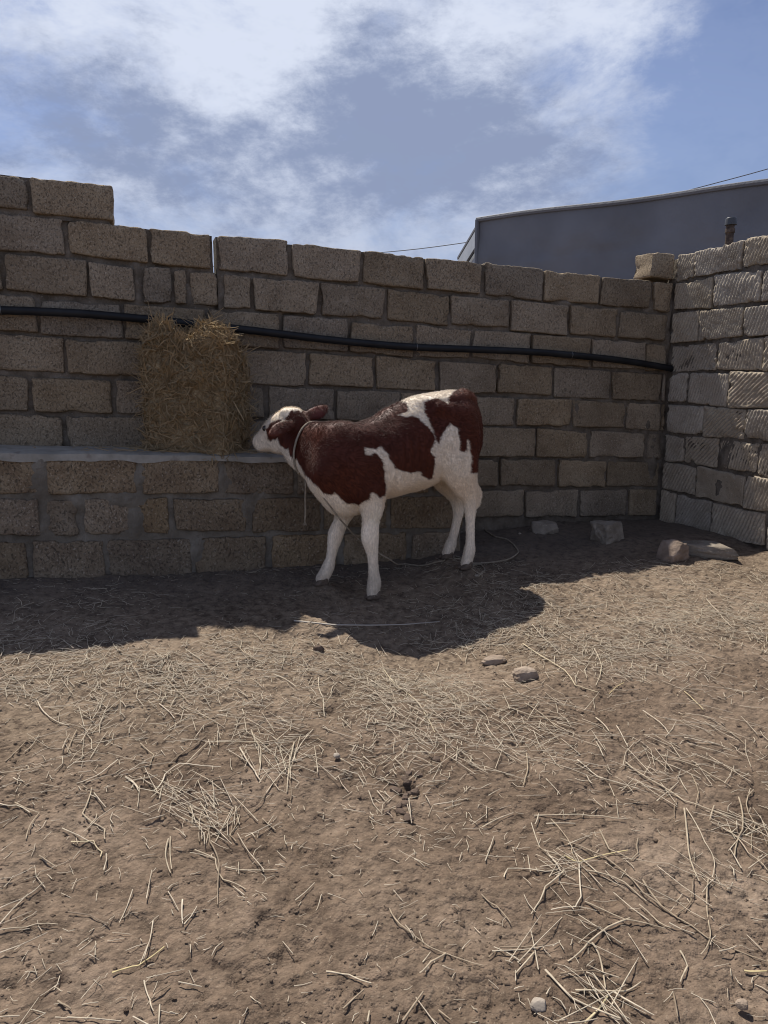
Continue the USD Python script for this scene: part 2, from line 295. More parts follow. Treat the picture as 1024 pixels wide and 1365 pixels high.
def mortar_sheet(s0, s1, k0, k1, place, zfun, base, seed, back=.165, flush=None, step=.014, rough=.022):
    ns, nk = max(2, int((s1 - s0) / step)), max(2, int((k1 - k0) * PITCH_Z / step))
    S, K = np.meshgrid(np.linspace(s0, s1, ns), np.linspace(k0, k1, nk), indexing='ij'); Zz = zfun(K, S)
    pp = np.stack([S, Zz, S * 0 + seed], -1)
    n = base + rough * fbm(pp, 9, 4, seed) * 1.6 + .012 * fbm(pp, 50, 2, seed + 1)
    if flush is not None: n = n + flush(S, Zz, K)
    Vf = place(S, n, Zz).reshape(-1, 3); Vb = place(S, S * 0 - back, Zz).reshape(-1, 3)
    i = np.arange(ns - 1)[:, None] * nk + np.arange(nk - 1)[None]; q = np.stack([i, i + nk, i + nk + 1, i + 1], -1).reshape(-1, 4); N = ns * nk
    F = [q[:, ::-1], q + N]
    ring = np.r_[np.arange(ns) * nk, (ns - 1) * nk + np.arange(1, nk), (np.arange(ns - 2, -1, -1)) * nk + nk - 1, np.arange(nk - 2, 0, -1)]
    r2 = np.roll(ring, -1); F.append(np.stack([ring, r2, r2 + N, ring + N], -1)); Q = np.vstack(F)
    return np.vstack([Vf, Vb]), np.vstack([Q[:, [0, 1, 2]], Q[:, [0, 2, 3]]])
def smears(spots):
    def f(S, Z, K):
        o = np.zeros_like(S)
        for s, k, ws, wk, a in spots: o = np.maximum(o, a * np.exp(-((S - s) / ws) ** 2 - ((K - k) / wk) ** 4))
        return o
    return f
sm = smears([(s_at(183, 1.5), 1.5, .022, .6, .022), (s_at(90, .5), .5, .016, .5, .016), (s_at(755, 1.05), 1.0, .06, .12, .02), (s_at(872, 5.6), 5.8, .05, 1.0, .03), (s_at(866, 4.5), 4.6, .03, .8, .02), (s_at(320, 1.2), 1.1, .10, .12, .024), (s_at(893, 1.5), 1.4, .03, .9, .02), (s_at(826, 1.5), 1.5, .02, .6, .016), (s_at(770, 4.5), 4.5, .02, .6, .014)])
SB = s_at(154, -.05)
ms = [mortar_sheet(S_LEFT, SLIT - .010, .08, 9, place_main, zk, -.026, 51, flush=sm), mortar_sheet(SLIT + .010, S_CORNER + .05, .08, 9, place_main, zk, -.026, 52, flush=sm), mortar_sheet(S_LEFT, SB - .03, -.85, .1, place_main, zk, -.022, 53, flush=sm)]
ms.append(mortar_sheet(SLIT - .03, SLIT + .03, 1.05, 9, place_main, zk, -.045, 54, back=.12))
obj('mortar', join(ms), MORTAR, main_wall, smooth=50)

# ---------------------------------------------------------------- right wall, square to the main one, saw-marked faces
right_wall = thing('block_wall', 'side wall of pale saw-ridged stone blocks on the right, partly in the sun', 'wall', wall(S_CORNER, .5, 0.))
CR = O_ + T_ * S_CORNER; ZR = Z0 - TILT * S_CORNER - .012
def place_right(r, n, z): return CR + np.asarray(r)[..., None] * N_ - np.asarray(n)[..., None] * T_ + np.asarray(z)[..., None] * np.array([0, 0, 1.])
def zr(k, r): return ZR - PITCH_Z * np.asarray(k) + np.asarray(r) * 0 + .008 * np.sin(np.asarray(r) * 5 + np.asarray(k) * 2)
def r_at(x, k):
    r = .4
    for _ in range(30):
        px = float(seen(place_right(r, 0, zr(k, r)))[0]); p2 = float(seen(place_right(r + .01, 0, zr(k, r)))[0])
        r += np.clip((x - px) / ((p2 - px) / .01), -.3, .3)
    return float(r)
RIGHT = [(-.97, -.05, [925, 990]), (-.03, .92, [949, 1015]), (.94, 1.93, [930, 990]), (1.93, 2.93, [956, 1017]), (2.93, 3.96, [916, 970]), (3.96, 4.97, [936, 993]), (4.97, 5.97, [911, 957, 1010]), (5.97, 6.98, [928, 991]), (6.98, 8.1, [899, 947, 1020])]
def ridges(R): return (R.uniform(.020, .025), R.uniform(.0048, .0072), R.choice([-.35, -.45, -.3, -.55, -.4, -.85, -.25]), 0) if R.random() < .96 else None
for i, (k0, k1, px) in enumerate(RIGHT):
    e = [0.004] + [r_at(x, (k0 + k1) / 2) for x in px]
    while e[-1] < 2.2: e.append(e[-1] + .395)
    lay(right_wall, STONE_RIGHT, pairs([e[j] for j in range(len(e))]), k0, k1, seed=70 + i, place=place_right, zfun=zr, normal=-T_, ridge=ridges, rough=.007, chip=.024, gap=(.004, .009))
obj('mortar', mortar_sheet(-.18, 2.3, -.85, 9, place_right, zr, -.016, 61, flush=smears([(r_at(966, 5.5), 5.5, .05, .5, .022), (r_at(960, 6.4), 6.5, .09, .4, .02)])), MORTAR, right_wall, smooth=50)

# ---------------------------------------------------------------- feeding trough: low block wall with a cement top in front of the main wall
TN = .345
trough = thing('feeding_trough', 'low feeding trough of mortared stone blocks along the foot of the long wall', 'trough', wall(-.8, TN, 0.1))
st = lambda px, k: [s_at(x, k, TN) for x in px]
SE = s_at(618, 7.8, TN)
def trun(px, k):
    e = st(px, k)
    while e[0] > S_LEFT + .2: e.insert(0, e[0] - .4)
    return e + [SE]
KT = 5.93
for i, (k0, k1, px) in enumerate([(KT, 6.97, [-60, 54, 186, 295, 395, 488, 575]), (6.97, 8.0, [-10, 57, 107, 180, 229, 333, 430, 520]), (8.0, 9.6, [-65, 40, 143, 259, 360, 455, 545])]):
    lay(trough, STONE_TROUGH, pairs(trun(px, (k0 + k1) / 2)), k0, k1, n=TN, depth=.18, seed=90 + i, place=place_main, zfun=zk, normal=N_, rough=.009, chip=.022, gap=(.008, .016))
tsp = [(s_at(54, 6.4, TN), 6.45, .05, .62, .03), (s_at(188, 6.3, TN), 6.35, .05, .42, .034), (s_at(165, 7.1, TN), 7.0, .10, .22, .026), (s_at(295, 6.5, TN), 6.5, .022, .6, .02), (s_at(110, 7.5, TN), 7.1, .06, .2, .022), (s_at(180, 7.5, TN), 7.6, .035, .4, .024), (s_at(143, 8.4, TN), 8.4, .03, .5, .02), (s_at(262, 8.4, TN), 8.4, .04, .5, .022), (s_at(62, 7.4, TN), 7.3, .03, .5, .022), (s_at(325, 7.5, TN), 7.5, .03, .5, .022), (s_at(430, 7.5, TN), 7.5, .02, .5, .02)]
obj('mortar', mortar_sheet(S_LEFT, SE - .012, 6.0, 9.9, lambda s, n, z: wall(s, n + TN, z), zk, -.016, 65, back=.15, flush=smears(tsp), rough=.02), TROUGH_MORTAR, trough, smooth=50)
def slab_top():
    ns, nn = 190, 20; S, Nn = np.meshgrid(np.linspace(S_LEFT, SE, ns), np.linspace(.012, TN + .011, nn), indexing='ij')
    edge = Nn[:, -1:] * 0 + .012 * fbm(np.stack([S[:, -1:], S[:, -1:] * 0, S[:, -1:] * 0], -1), 7, 4, 5)
    Nn = Nn + edge * (Nn / TN) ** 4
    Zt = zk(5.85, S) + .010 * fbm(np.stack([S, Nn, S * 0], -1), 6, 4, 8) + .004 * fbm(np.stack([S, Nn, S * 0], -1), 40, 2, 9); Zt = Zt - .010 * smoothstep(TN - .02, TN + .011, Nn)
    low = zk(KT, S) - .020 - .020 * np.clip(fbm(np.stack([S, S * 0, S * 0], -1), 5, 4, 15) * 3, 0, 1)
    P = np.concatenate([wall(S, Nn, Zt), wall(S[:, ::-1], Nn[:, ::-1], low)], 1); n2 = P.shape[1]; V = P.reshape(-1, 3)
    i = np.arange(ns - 1)[:, None] * n2 + np.arange(n2)[None]; j = np.arange(ns - 1)[:, None] * n2 + ((np.arange(n2) + 1) % n2)[None]
    q = np.stack([i, j, j + n2, i + n2], -1).reshape(-1, 4); caps = [[0, b + 1, b] for b in range(1, n2 - 1)] + [[(ns - 1) * n2, (ns - 1) * n2 + b, (ns - 1) * n2 + b + 1] for b in range(1, n2 - 1)]
    m = trimesh.Trimesh(V, np.vstack([q[:, [0, 2, 1]], q[:, [0, 3, 2]], caps]), process=False)
    if m.volume < 0: m.invert()
    return m
obj('cement_top', slab_top(), CEMENT, trough, smooth=50)
obj('fill', join([mortar_sheet(S_LEFT, SE - .02, 5.96, 9.8, lambda s, n, z: wall(s, n + .16, z), zk, 0., 67, back=.148, step=.05)]), MORTAR, trough, smooth=50)
# ---------------------------------------------------------------- black water pipe along the main wall
RUBBER = M('black_plastic', {'g': ('geometry', {}), 'n': ('noise_texture', dict(scale=9., detail=5.)), 'r': ('rgb_ramp', dict(ramp=[(.35, (.005, .005, .006)), (.7, (.014, .014, .015))])), 'p': ('principled_bsdf', dict(roughness=.5, specular_ior_level=.25))},
           [('g.position', 'n.vector'), ('n.fac', 'r.fac'), ('r.color', 'p.base_color')])
hp = [(-260, 410), (-120, 411), (0, 413.5), (90, 417), (180, 424), (260, 432), (340, 441), (450, 454), (560, 463), (640, 466), (700, 468.5), (780, 475), (840, 482), (880, 488.5), (899, 492)]
PP = smooth_line([on_wall(x, y, .034 + .012 * math.sin(x * .02)) for x, y in hp], 6)
pipe = thing('water_pipe', 'black plastic water pipe running along the long wall just above the hay bale', 'pipe', PP[40])
obj('tube', tube(PP, .0215, 14), RUBBER, pipe, smooth=True)
STEEL = M('galvanised', {'p': ('principled_bsdf', dict(base_color=(.2, .2, .2), metallic=1.0, roughness=.5))}, [])
for i in (14, 33, 52, 70):                                    # wire ties that hold it
    q = PP[i]; t = PP[i + 1] - PP[i]; t /= np.linalg.norm(t); u = np.cross(t, N_); th = np.linspace(0, 2 * np.pi, 15)
    obj('wire_tie', tube(q - N_ * .006 + .024 * np.cos(th)[:, None] * u + .028 * np.sin(th)[:, None] * N_, .0018, 5), STEEL, pipe, smooth=True)

# ---------------------------------------------------------------- shed behind the wall
SHEET = M('dark_membrane', {'g': ('geometry', {}), 'n': ('noise_texture', dict(scale=1.6, detail=6.)), 'r': ('rgb_ramp', dict(ramp=[(.3, (.105, .106, .117)), (.7, (.150, .151, .164))])), 'b': ('noise_texture', dict(scale=30., detail=4.)), 'bp': ('bump', dict(strength=.25, distance=.01)), 'p': ('principled_bsdf', dict(roughness=.55))},
          [('g.position', 'n.vector'), ('n.fac', 'r.fac'), ('r.color', 'p.base_color'), ('g.position', 'b.vector'), ('b.fac', 'bp.height'), ('bp.normal', 'p.normal')])
TRIM = M('dark_trim', {'p': ('principled_bsdf', dict(base_color=(.035, .037, .042), roughness=.5))}, [])
PALE = M('pale_cladding', {'g': ('geometry', {}), 'n': ('noise_texture', dict(scale=2.5, detail=5.)), 'r': ('rgb_ramp', dict(ramp=[(.3, (.30, .32, .35)), (.7, (.42, .44, .47))])), 'p': ('principled_bsdf', dict(roughness=.5))}, [('g.position', 'n.vector'), ('n.fac', 'r.fac'), ('r.color', 'p.base_color')])
def cz(x, y, z): d = ray(x, y); return CAM + d * ((z - CAM_H) / d[2])
def cyy(x, y, Y): d = ray(x, y); return CAM + d * (Y / d[1])
RA, RB = cz(637.5, 293, 3.2), cz(1024, 243.5, 3.2); RC = RA + (RB - RA) * 1.9
fd_ = (RC - RA) / np.linalg.norm(RC - RA); fn_ = np.array([fd_[1], -fd_[0], 0]); Lf = float(np.linalg.norm(RC - RA))
if fn_ @ (CAM - RA) < 0: fn_ = -fn_
shed = thing('shed', 'long shed covered in dark grey sheeting behind the wall corner', 'shed', (RA + RC) / 2 * np.array([1, 1, 0]), math.degrees(math.atan2(fd_[1], fd_[0])))
nu, nv = 240, 70
U, V_ = np.meshgrid(np.linspace(0, Lf, nu), np.linspace(0, 3.22, nv), indexing='ij')
wr = .11 * fbm(np.stack([U * .8, V_ * 1.2, U * 0], -1), 1.3, 3, 21) + .030 * fbm(np.stack([U * 2.2 + V_ * .8, V_ * .5, U * 0], -1), 2.0, 3, 24) + .010 * np.exp(-((V_ - 2.75) / .10) ** 2) * np.sin(U * 9 + 3 * np.sin(V_ * 2)) * smoothstep(0, 2.2, U) * (1 - smoothstep(2.4, 3.4, U)) + .012 * np.sin((U * .9 + V_ * .25) * 7) * np.exp(-U / 1.1)
wr = wr - .012 * np.exp(-((V_ - 2.62 - .03 * np.sin(U)) / .018) ** 2) + .008 * np.exp(-(((U % 1.6) - .8) / .02) ** 2)
wr = wr * (1 - .8 * smoothstep(2.75, 3.22, V_))
Pn = RA * [1, 1, 0] + U[..., None] * fd_ + wr[..., None] * fn_ + V_[..., None] * np.array([0, 0, 1.]) * (1 - 0)
i = np.arange(nu - 1)[:, None] * nv + np.arange(nv - 1)[None]; q = np.stack([i, i + nv, i + nv + 1, i + 1], -1).reshape(-1, 4)
vf = Pn.reshape(-1, 3); nF = len(vf)
sheet_v = np.vstack([vf, vf - fn_ * .05]); sheet_q = np.vstack([q, q[:, ::-1] + nF])
obj('front_sheet', (sheet_v, np.vstack([sheet_q[:, [0, 1, 2]], sheet_q[:, [0, 2, 3]]])), SHEET, shed, smooth=True)
EA = cyy(609.5, 346, 12.2)                                    # far end of the left gable
def prism(poly, off):
    P = np.asarray(poly, float); n = len(P); V = np.vstack([P, P + off])
    F = [[0, a, a + 1] for a in range(1, n - 1)] + [[n, n + a + 1, n + a] for a in range(1, n - 1)]
    for a in range(n): b = (a + 1) % n; F += [[a, n + a, n + b], [a, n + b, b]]
    m = trimesh.Trimesh(V, F, process=False)
    if m.volume < 0: m.invert()
    return m
zz = np.array([0, 0, 1.])
RA2 = RA - fn_ * .06
obj('end_wall', prism([RA2 * [1, 1, 0], EA * [1, 1, 0], EA - zz * .03, RA2 - zz * .03], np.array([.04, .02, 0])), PALE, shed)
dv = (EA - RA2); low = .30
obj('end_trim', tube([RA2 + np.array([-.03, -.01, -.03 - low]), RA2 + dv * .5 + np.array([-.03, -.01, -low - .03]), EA + np.array([-.03, -.01, -low + .02])], .022, 6), TRIM, shed)
obj('roof', prism([RA2 + zz * .0, RC - fn_ * .06, RC - fn_ * 3.0 - zz * .6, EA], zz * .035), SHEET, shed)
obj('top_trim', tube(np.array([RA + fn_ * .0 + fd_ * t + np.array([0, 0, .012 * math.sin(t * 2.3)]) for t in np.linspace(-.02, Lf, 60)]) + np.array([0, 0, .0]), .035, 8), SHEET, shed, smooth=40)
obj('corner_trim', tube([RA * [1, 1, 0] + fn_ * .01 - fd_ * .01, RA * [1, 1, .5] + fn_ * .01 - fd_ * .01, RA + fn_ * .01 - fd_ * .01], .03, 6), SHEET, shed, smooth=40)

# rusty stub behind the side wall
RUST = mottled('rusty_iron', [(.3, (.03, .022, .018)), (.5, (.06, .042, .033)), (.7, (.16, .12, .09))], 30., rough=.8, bump=.5, dist=.004, bscale=90.)
PT = cyy(974.5, 293, 5.15)
post = thing('pipe_post', 'rusty iron pipe with a dark cap rising behind the side wall', 'post', PT * [1, 1, 0])
zs = np.array([0, .8, 1.2, PT[2] - .085, PT[2] - .08, PT[2] - .06, PT[2] - .05, PT[2] - .035])
obj('pipe', tube(np.stack([PT[0] + zs * 0, PT[1] + zs * 0, zs], 1), [.026, .026, .026, .026, .031, .031, .026, .026], 14), RUST, post, smooth=40)
zs = np.array([PT[2] - .035, PT[2] - .032, PT[2] + .005, PT[2] + .012, PT[2] + .012])
obj('cap', tube(np.stack([PT[0] + zs * 0 + .002, PT[1] + zs * 0, zs], 1), [.02, .038, .036, .030, .01], 14), TRIM, post, smooth=40)

# cable
def cable_pt(x, y, Y): return cyy(x, y, Y)
CABLE = M('cable_sheath', {'p': ('principled_bsdf', dict(base_color=(.08, .08, .09), roughness=.6))}, [])
ca = [cable_pt(-250, 380, 14.5), cable_pt(525, 335, 13.8), cable_pt(612, 324.5, 13.6), cable_pt(760, 297, 13.2), cable_pt(905, 257, 12.8), cable_pt(1024, 225, 12.5), cable_pt(1400, 105, 11.5)]
say(obj('overhead_cable', tube(smooth_line(ca, 14), .0075, 6), CABLE, smooth=True), 'thin dark overhead cable sagging behind the grey shed', 'cable')

# ---------------------------------------------------------------- hay bale on the trough
HAYCORE = mottled('packed_hay', [(.3, (.20, .15, .09)), (.5, (.46, .36, .225)), (.7, (.64, .51, .33))], 40., rough=1.0, bump=1.0, dist=.02, bscale=110., spec=.05)
HAY = M('hay_stalks', {'g': ('geometry', {}), 'r': ('rgb_ramp', dict(ramp=[(0, (.36, .27, .16)), (.2, (.78, .64, .42)), (.7, (.93, .82, .60)), (1, (.95, .88, .72))])), 'd': ('diffuse_bsdf', {}), 't': ('translucent_bsdf', {}), 'm': ('mix_closure', dict(fac=.16))},
        [('g.random_per_island', 'r.fac'), ('r.color', 'd.color'), ('r.color', 't.color'), ('d.BSDF', 'm.closure1'), ('t.BSDF', 'm.closure2')], surface='m.closure')
def bale():
    FL, FR, BR, BL = on_wall(191, 560, .22), on_wall(300, 560, .37), on_wall(337, 560, .13), on_wall(196, 560, .015)
    c = [np.array([*p[:2], 0]) for p in (FL, FR, BR, BL)]
    nu, nv, nz = 30, 22, 40
    # boundary of the plan, rounded
    ring = []
    for a, b in zip(c, c[1:] + c[:1]): ring += [a + (b - a) * t for t in np.linspace(0, 1, 22, endpoint=False)]
    ring = np.array(ring); mid = ring.mean(0)
    for _ in range(5): ring = .5 * ring + .25 * (np.roll(ring, 1, 0) + np.roll(ring, -1, 0))
    zb = .5 * (zk(5.85, -1.) + zk(5.85, -.9)) - .02
    rows = []
    def topz(p):
        x = seen(np.array([p[0], p[1], 1.3]))[0]
        bump = .055 * np.exp(-((x - 214) / 20) ** 2) + .050 * np.exp(-((x - 282) / 28) ** 2) - .035 * np.exp(-((x - 247) / 11) ** 2) - .075 * smoothstep(303, 340, x) - .04 * smoothstep(202, 190, x)
        return 1.325 + bump
    lev = np.linspace(0, 1, 34)
    for t in lev:
        sc = 1 - .10 * smoothstep(.90, 1., t) - .035 * math.sin(t * 3.1) * 0
        rows.append(np.array([np.array([*(mid + (p - mid) * sc)[:2], zb + (topz(p) - zb) * t]) for p in ring]))
    for sc in (.72, .5, .25, .05): rows.append(np.array([np.array([*(mid + (p - mid) * sc)[:2], topz(mid + (p - mid) * sc) + .012]) for p in ring]))
    P = np.array(rows)
    s_, n_ = frame_of(P); tt = (P[..., 2] - zb) / .62
    P = P + N_ * (.075 * smoothstep(.25, .85, tt) * smoothstep(.16, .34, n_))[..., None]
    s_, n_ = frame_of(P); P[..., 2] = np.minimum(P[..., 2], np.vectorize(lambda a, b: topz((a, b)))(P[..., 0], P[..., 1]) + .035 - .95 * np.maximum(0, n_ - .295))
    nr, nc = P.shape[:2]; V = P.reshape(-1, 3)
    i = np.arange(nr - 1)[:, None] * nc + np.arange(nc)[None]; j = np.arange(nr - 1)[:, None] * nc + ((np.arange(nc) + 1) % nc)[None]
    q = np.stack([i, j, j + nc, i + nc], -1).reshape(-1, 4); e = (nr - 1) * nc
    F = np.vstack([q[:, [0, 1, 2]], q[:, [0, 2, 3]], [[0, b + 1, b] for b in range(1, nc - 1)], [[e, e + b, e + b + 1] for b in range(1, nc - 1)]])
    m = trimesh.Trimesh(V, F, process=False)
    if m.volume < 0: m.invert()
    d = .06 * fbm(V * [1, 1, 1.6], 8, 3, 41) + .035 * fbm(V, 24, 3, 42) - .02
    m = trimesh.Trimesh(V + m.vertex_normals * d[:, None], m.faces, process=False)
    s, n = frame_of(m.vertices); push = np.maximum(0, .012 - n); m.vertices = m.vertices + push[:, None] * N_
    return m
BALE = bale()
hay = thing('hay_bale', 'shaggy brown hay bale standing on the trough at the wall', 'hay', np.array([*BALE.centroid[:2], BALE.bounds[0, 2] + .02]))
obj('packed_core', BALE, HAYCORE, hay, smooth=True)
def strands(m, n, seed, length, rad, lift, up=0., curl=.5, sel=None):
    R = np.random.default_rng(seed); out = []
    P, fi = trimesh.sample.sample_surface(m, n, seed=seed); Nn = m.face_normals[fi]
    if sel is not None: k = sel(P, Nn); P, Nn = P[k], Nn[k]
    for p, nn in zip(P, Nn):
        a = R.normal(size=3); a -= (a @ nn) * nn; a /= np.linalg.norm(a) + 1e-9
        a = a + nn * R.normal(lift, .22) + np.array([0, 0, up]); a /= np.linalg.norm(a)
        b = np.cross(a, nn) * R.normal(0, curl) + nn * R.normal(0, curl * .5)
        L = R.uniform(*length); t = np.linspace(-.5, .5, 5)[:, None]
        c = p + nn * .004 + a * t * L + b * (t ** 2 - .08) * L * 1.6 + R.normal(0, .003, (5, 3))
        s_, n_ = frame_of(c); c = c + np.maximum(0, .006 - n_)[:, None] * N_
        out.append(tube(c, R.uniform(*rad) * np.array([.7, 1, 1, 1, .5]), 3, flat=.7, caps=False))
    return out
hs_ = strands(BALE, 3200, 5, (.03, .13), (.0018, .0036), .12) + strands(BALE, 1500, 9, (.05, .15), (.0036, .0060), .15) + strands(BALE, 5200, 6, (.03, .11), (.0012, .0024), .75, .35, sel=lambda P, N: (N[:, 2] > .35) | (P[:, 2] > 1.26)) + strands(BALE, 520, 8, (.10, .26), (.0020, .0036), .38)
Rw = np.random.default_rng(12)
for _ in range(230):                                          # wisps fallen on the ledge round the bale
    s0 = Rw.normal(-1.02, .30); n0 = Rw.uniform(.10, TN + .005); a = Rw.uniform(0, 6.28); L = Rw.uniform(.03, .11); t = np.linspace(-.5, .5, 4)
    s1, n1 = s0 + t * L * math.cos(a), np.clip(n0 + t * L * math.sin(a), .01, .5); hs_.append(tube(wall(s1, n1, zk(5.85, s1) + .008 + Rw.uniform(0, .010) + .004 * np.sin(t * 4)), .0014, 3, caps=False))
obj('hay_stalks', join(hs_), HAY, hay, kind='stuff')
TWINE = M('twine', {'p': ('principled_bsdf', dict(base_color=(.33, .27, .19), roughness=.9))}, [])
# ---------------------------------------------------------------- calf: one continuous body from a signed distance field
CQ = np.array([.40, 3.97, 0.]); _q = np.array([-.18, 3.63, 0.]) - CQ
CA = _q / np.linalg.norm(_q); CW = np.array([-CA[1], CA[0], 0.])      # forward and left of the trunk
def to_calf(q):
    v = np.asarray(q, float) - CQ
    return np.stack([v @ CA, v @ CW, v[..., 2]], -1)
def from_calf(c):
    c = np.asarray(c, float)
    return CQ + c[..., :1] * CA + c[..., 1:2] * CW + c[..., 2:3] * np.array([0, 0, 1.])
def cw(x, y, off):                                   # point seen at (x, y) on the plane `off` metres left of the spine
    d = ray(x, y); return to_calf(CAM + d * (((CQ + CW * off - CAM) @ CW) / (d @ CW)))
def cy(x, y, Y):
    d = ray(x, y); return to_calf(CAM + d * (Y / d[1]))
def spline(P, n=5):
    P = np.asarray(P, float); u = np.arange(len(P)); uu = np.linspace(0, len(P) - 1, (len(P) - 1) * n + 1)
    from scipy.interpolate import PchipInterpolator
    return PchipInterpolator(u, P, axis=0)(uu)
class Field:
    def __init__(s, lo, hi, h):
        s.lo, s.h = np.array(lo, float), h
        s.n = np.ceil((np.array(hi) - s.lo) / h).astype(int) + 1
        s.d = np.full(s.n, .2, np.float32)
    def tube(s, st, k=.03, side=(0, 1, 0), n=6, cap=1.):
        """st rows: x, y, z, half width (along side), half height"""
        st = spline(st, n); side = np.asarray(side, float)
        for A, B in zip(st[:-1], st[1:]):
            R = max(A[3:].max(), B[3:].max()) + max(k, .02) + .03
            lo = np.maximum(((np.minimum(A[:3], B[:3]) - R - s.lo) / s.h).astype(int), 0)
            hi = np.minimum(((np.maximum(A[:3], B[:3]) + R - s.lo) / s.h).astype(int) + 2, s.n)
            if (hi <= lo).any(): continue
            g = np.stack(np.meshgrid(*[s.lo[i] + s.h * np.arange(lo[i], hi[i]) for i in range(3)], indexing='ij'), -1).astype(np.float32)
            T = B[:3] - A[:3]; L2 = T @ T; T1 = T / math.sqrt(L2)
            sd = side - (side @ T1) * T1; sd /= np.linalg.norm(sd); up = np.cross(T1, sd)
            v = g - A[:3].astype(np.float32)
            tt = np.clip(v @ T.astype(np.float32) / L2, 0, 1)
            r = v - tt[..., None] * T.astype(np.float32)
            W = A[3] + (B[3] - A[3]) * tt; Hh = A[4] + (B[4] - A[4]) * tt; m = np.minimum(W, Hh)
            a, b, c = r @ sd.astype(np.float32), r @ up.astype(np.float32), r @ T1.astype(np.float32)
            rr = np.sqrt((a / W) ** 2 + (b / Hh) ** 2 + (c / (m * cap)) ** 2)
            gl = np.sqrt((a / W ** 2) ** 2 + (b / Hh ** 2) ** 2 + (c / (m * cap) ** 2) ** 2)
            d = np.where(rr > .3, rr * (rr - 1) / np.maximum(gl, 1e-6), -m * .7)
            sub = s.d[lo[0]:hi[0], lo[1]:hi[1], lo[2]:hi[2]]
            s.tmp[lo[0]:hi[0], lo[1]:hi[1], lo[2]:hi[2]] = np.minimum(s.tmp[lo[0]:hi[0], lo[1]:hi[1], lo[2]:hi[2]], d)
    def add(s, *a, k=.03, **kw):
        P = np.array(a[0], float); R = P[:, 3:].max() + .12
        lo = np.clip(((P[:, :3].min(0) - R - s.lo) / s.h).astype(int), 0, s.n); hi = np.clip(((P[:, :3].max(0) + R - s.lo) / s.h).astype(int) + 2, 0, s.n)
        s.tmp = np.full(s.n, .2, np.float32) if s.__dict__.get('tmp') is None else s.tmp
        B = tuple(slice(x, y) for x, y in zip(lo, hi)); s.tmp[B] = .2; s.tube(*a, k=k, **kw)
        T, D = s.tmp[B], s.d[B]; h = np.clip(.5 + .5 * (T - D) / k, 0, 1)
        s.d[B] = T * (1 - h) + D * h - k * h * (1 - h)
    def mesh(s):
        """surface nets"""
        d = s.d; ins = d < 0
        c = [d[i:d.shape[0] - 1 + i, j:d.shape[1] - 1 + j, k:d.shape[2] - 1 + k] for i in (0, 1) for j in (0, 1) for k in (0, 1)]
        cnt = sum((x < 0).astype(np.int8) for x in c); act = (cnt > 0) & (cnt < 8)
        I = np.argwhere(act); vals = np.stack([x[act] for x in c], 1)
        offs = np.array([(i, j, k) for i in (0, 1) for j in (0, 1) for k in (0, 1)], float)
        acc = np.zeros((len(I), 3)); w = np.zeros(len(I))
        for p in range(8):
            for q in range(p + 1, 8):
                if np.abs(offs[p] - offs[q]).sum() == 1:
                    va, vb = vals[:, p], vals[:, q]; cr = (va < 0) != (vb < 0)
                    t = np.where(cr, va / np.where(cr, va - vb, 1), 0)
                    acc += np.where(cr[:, None], offs[p] + t[:, None] * (offs[q] - offs[p]), 0); w += cr
        V = s.lo + s.h * (I + acc / w[:, None])
        idx = -np.ones(act.shape, int); idx[act] = np.arange(len(I))
        faces = []
        for ax in range(3):
            b, c2 = (ax + 1) % 3, (ax + 2) % 3
            A = np.take(ins, np.arange(ins.shape[ax] - 1), ax); B = np.take(ins, np.arange(1, ins.shape[ax]), ax)
            e = np.argwhere(A != B); fl = A[tuple(e.T)]
            ok = (e[:, b] > 0) & (e[:, c2] > 0); e, fl = e[ok], fl[ok]
            def at(db, dc):
                q = e.copy(); q[:, b] -= db; q[:, c2] -= dc; return idx[tuple(q.T)]
            Q = np.stack([at(1, 1), at(0, 1), at(0, 0), at(1, 0)], 1)
            Q[~fl] = Q[~fl][:, ::-1]; faces.append(Q)
        Q = np.vstack(faces)
        return trimesh.Trimesh(V, np.vstack([Q[:, [0, 1, 2]], Q[:, [0, 2, 3]]]), process=False)

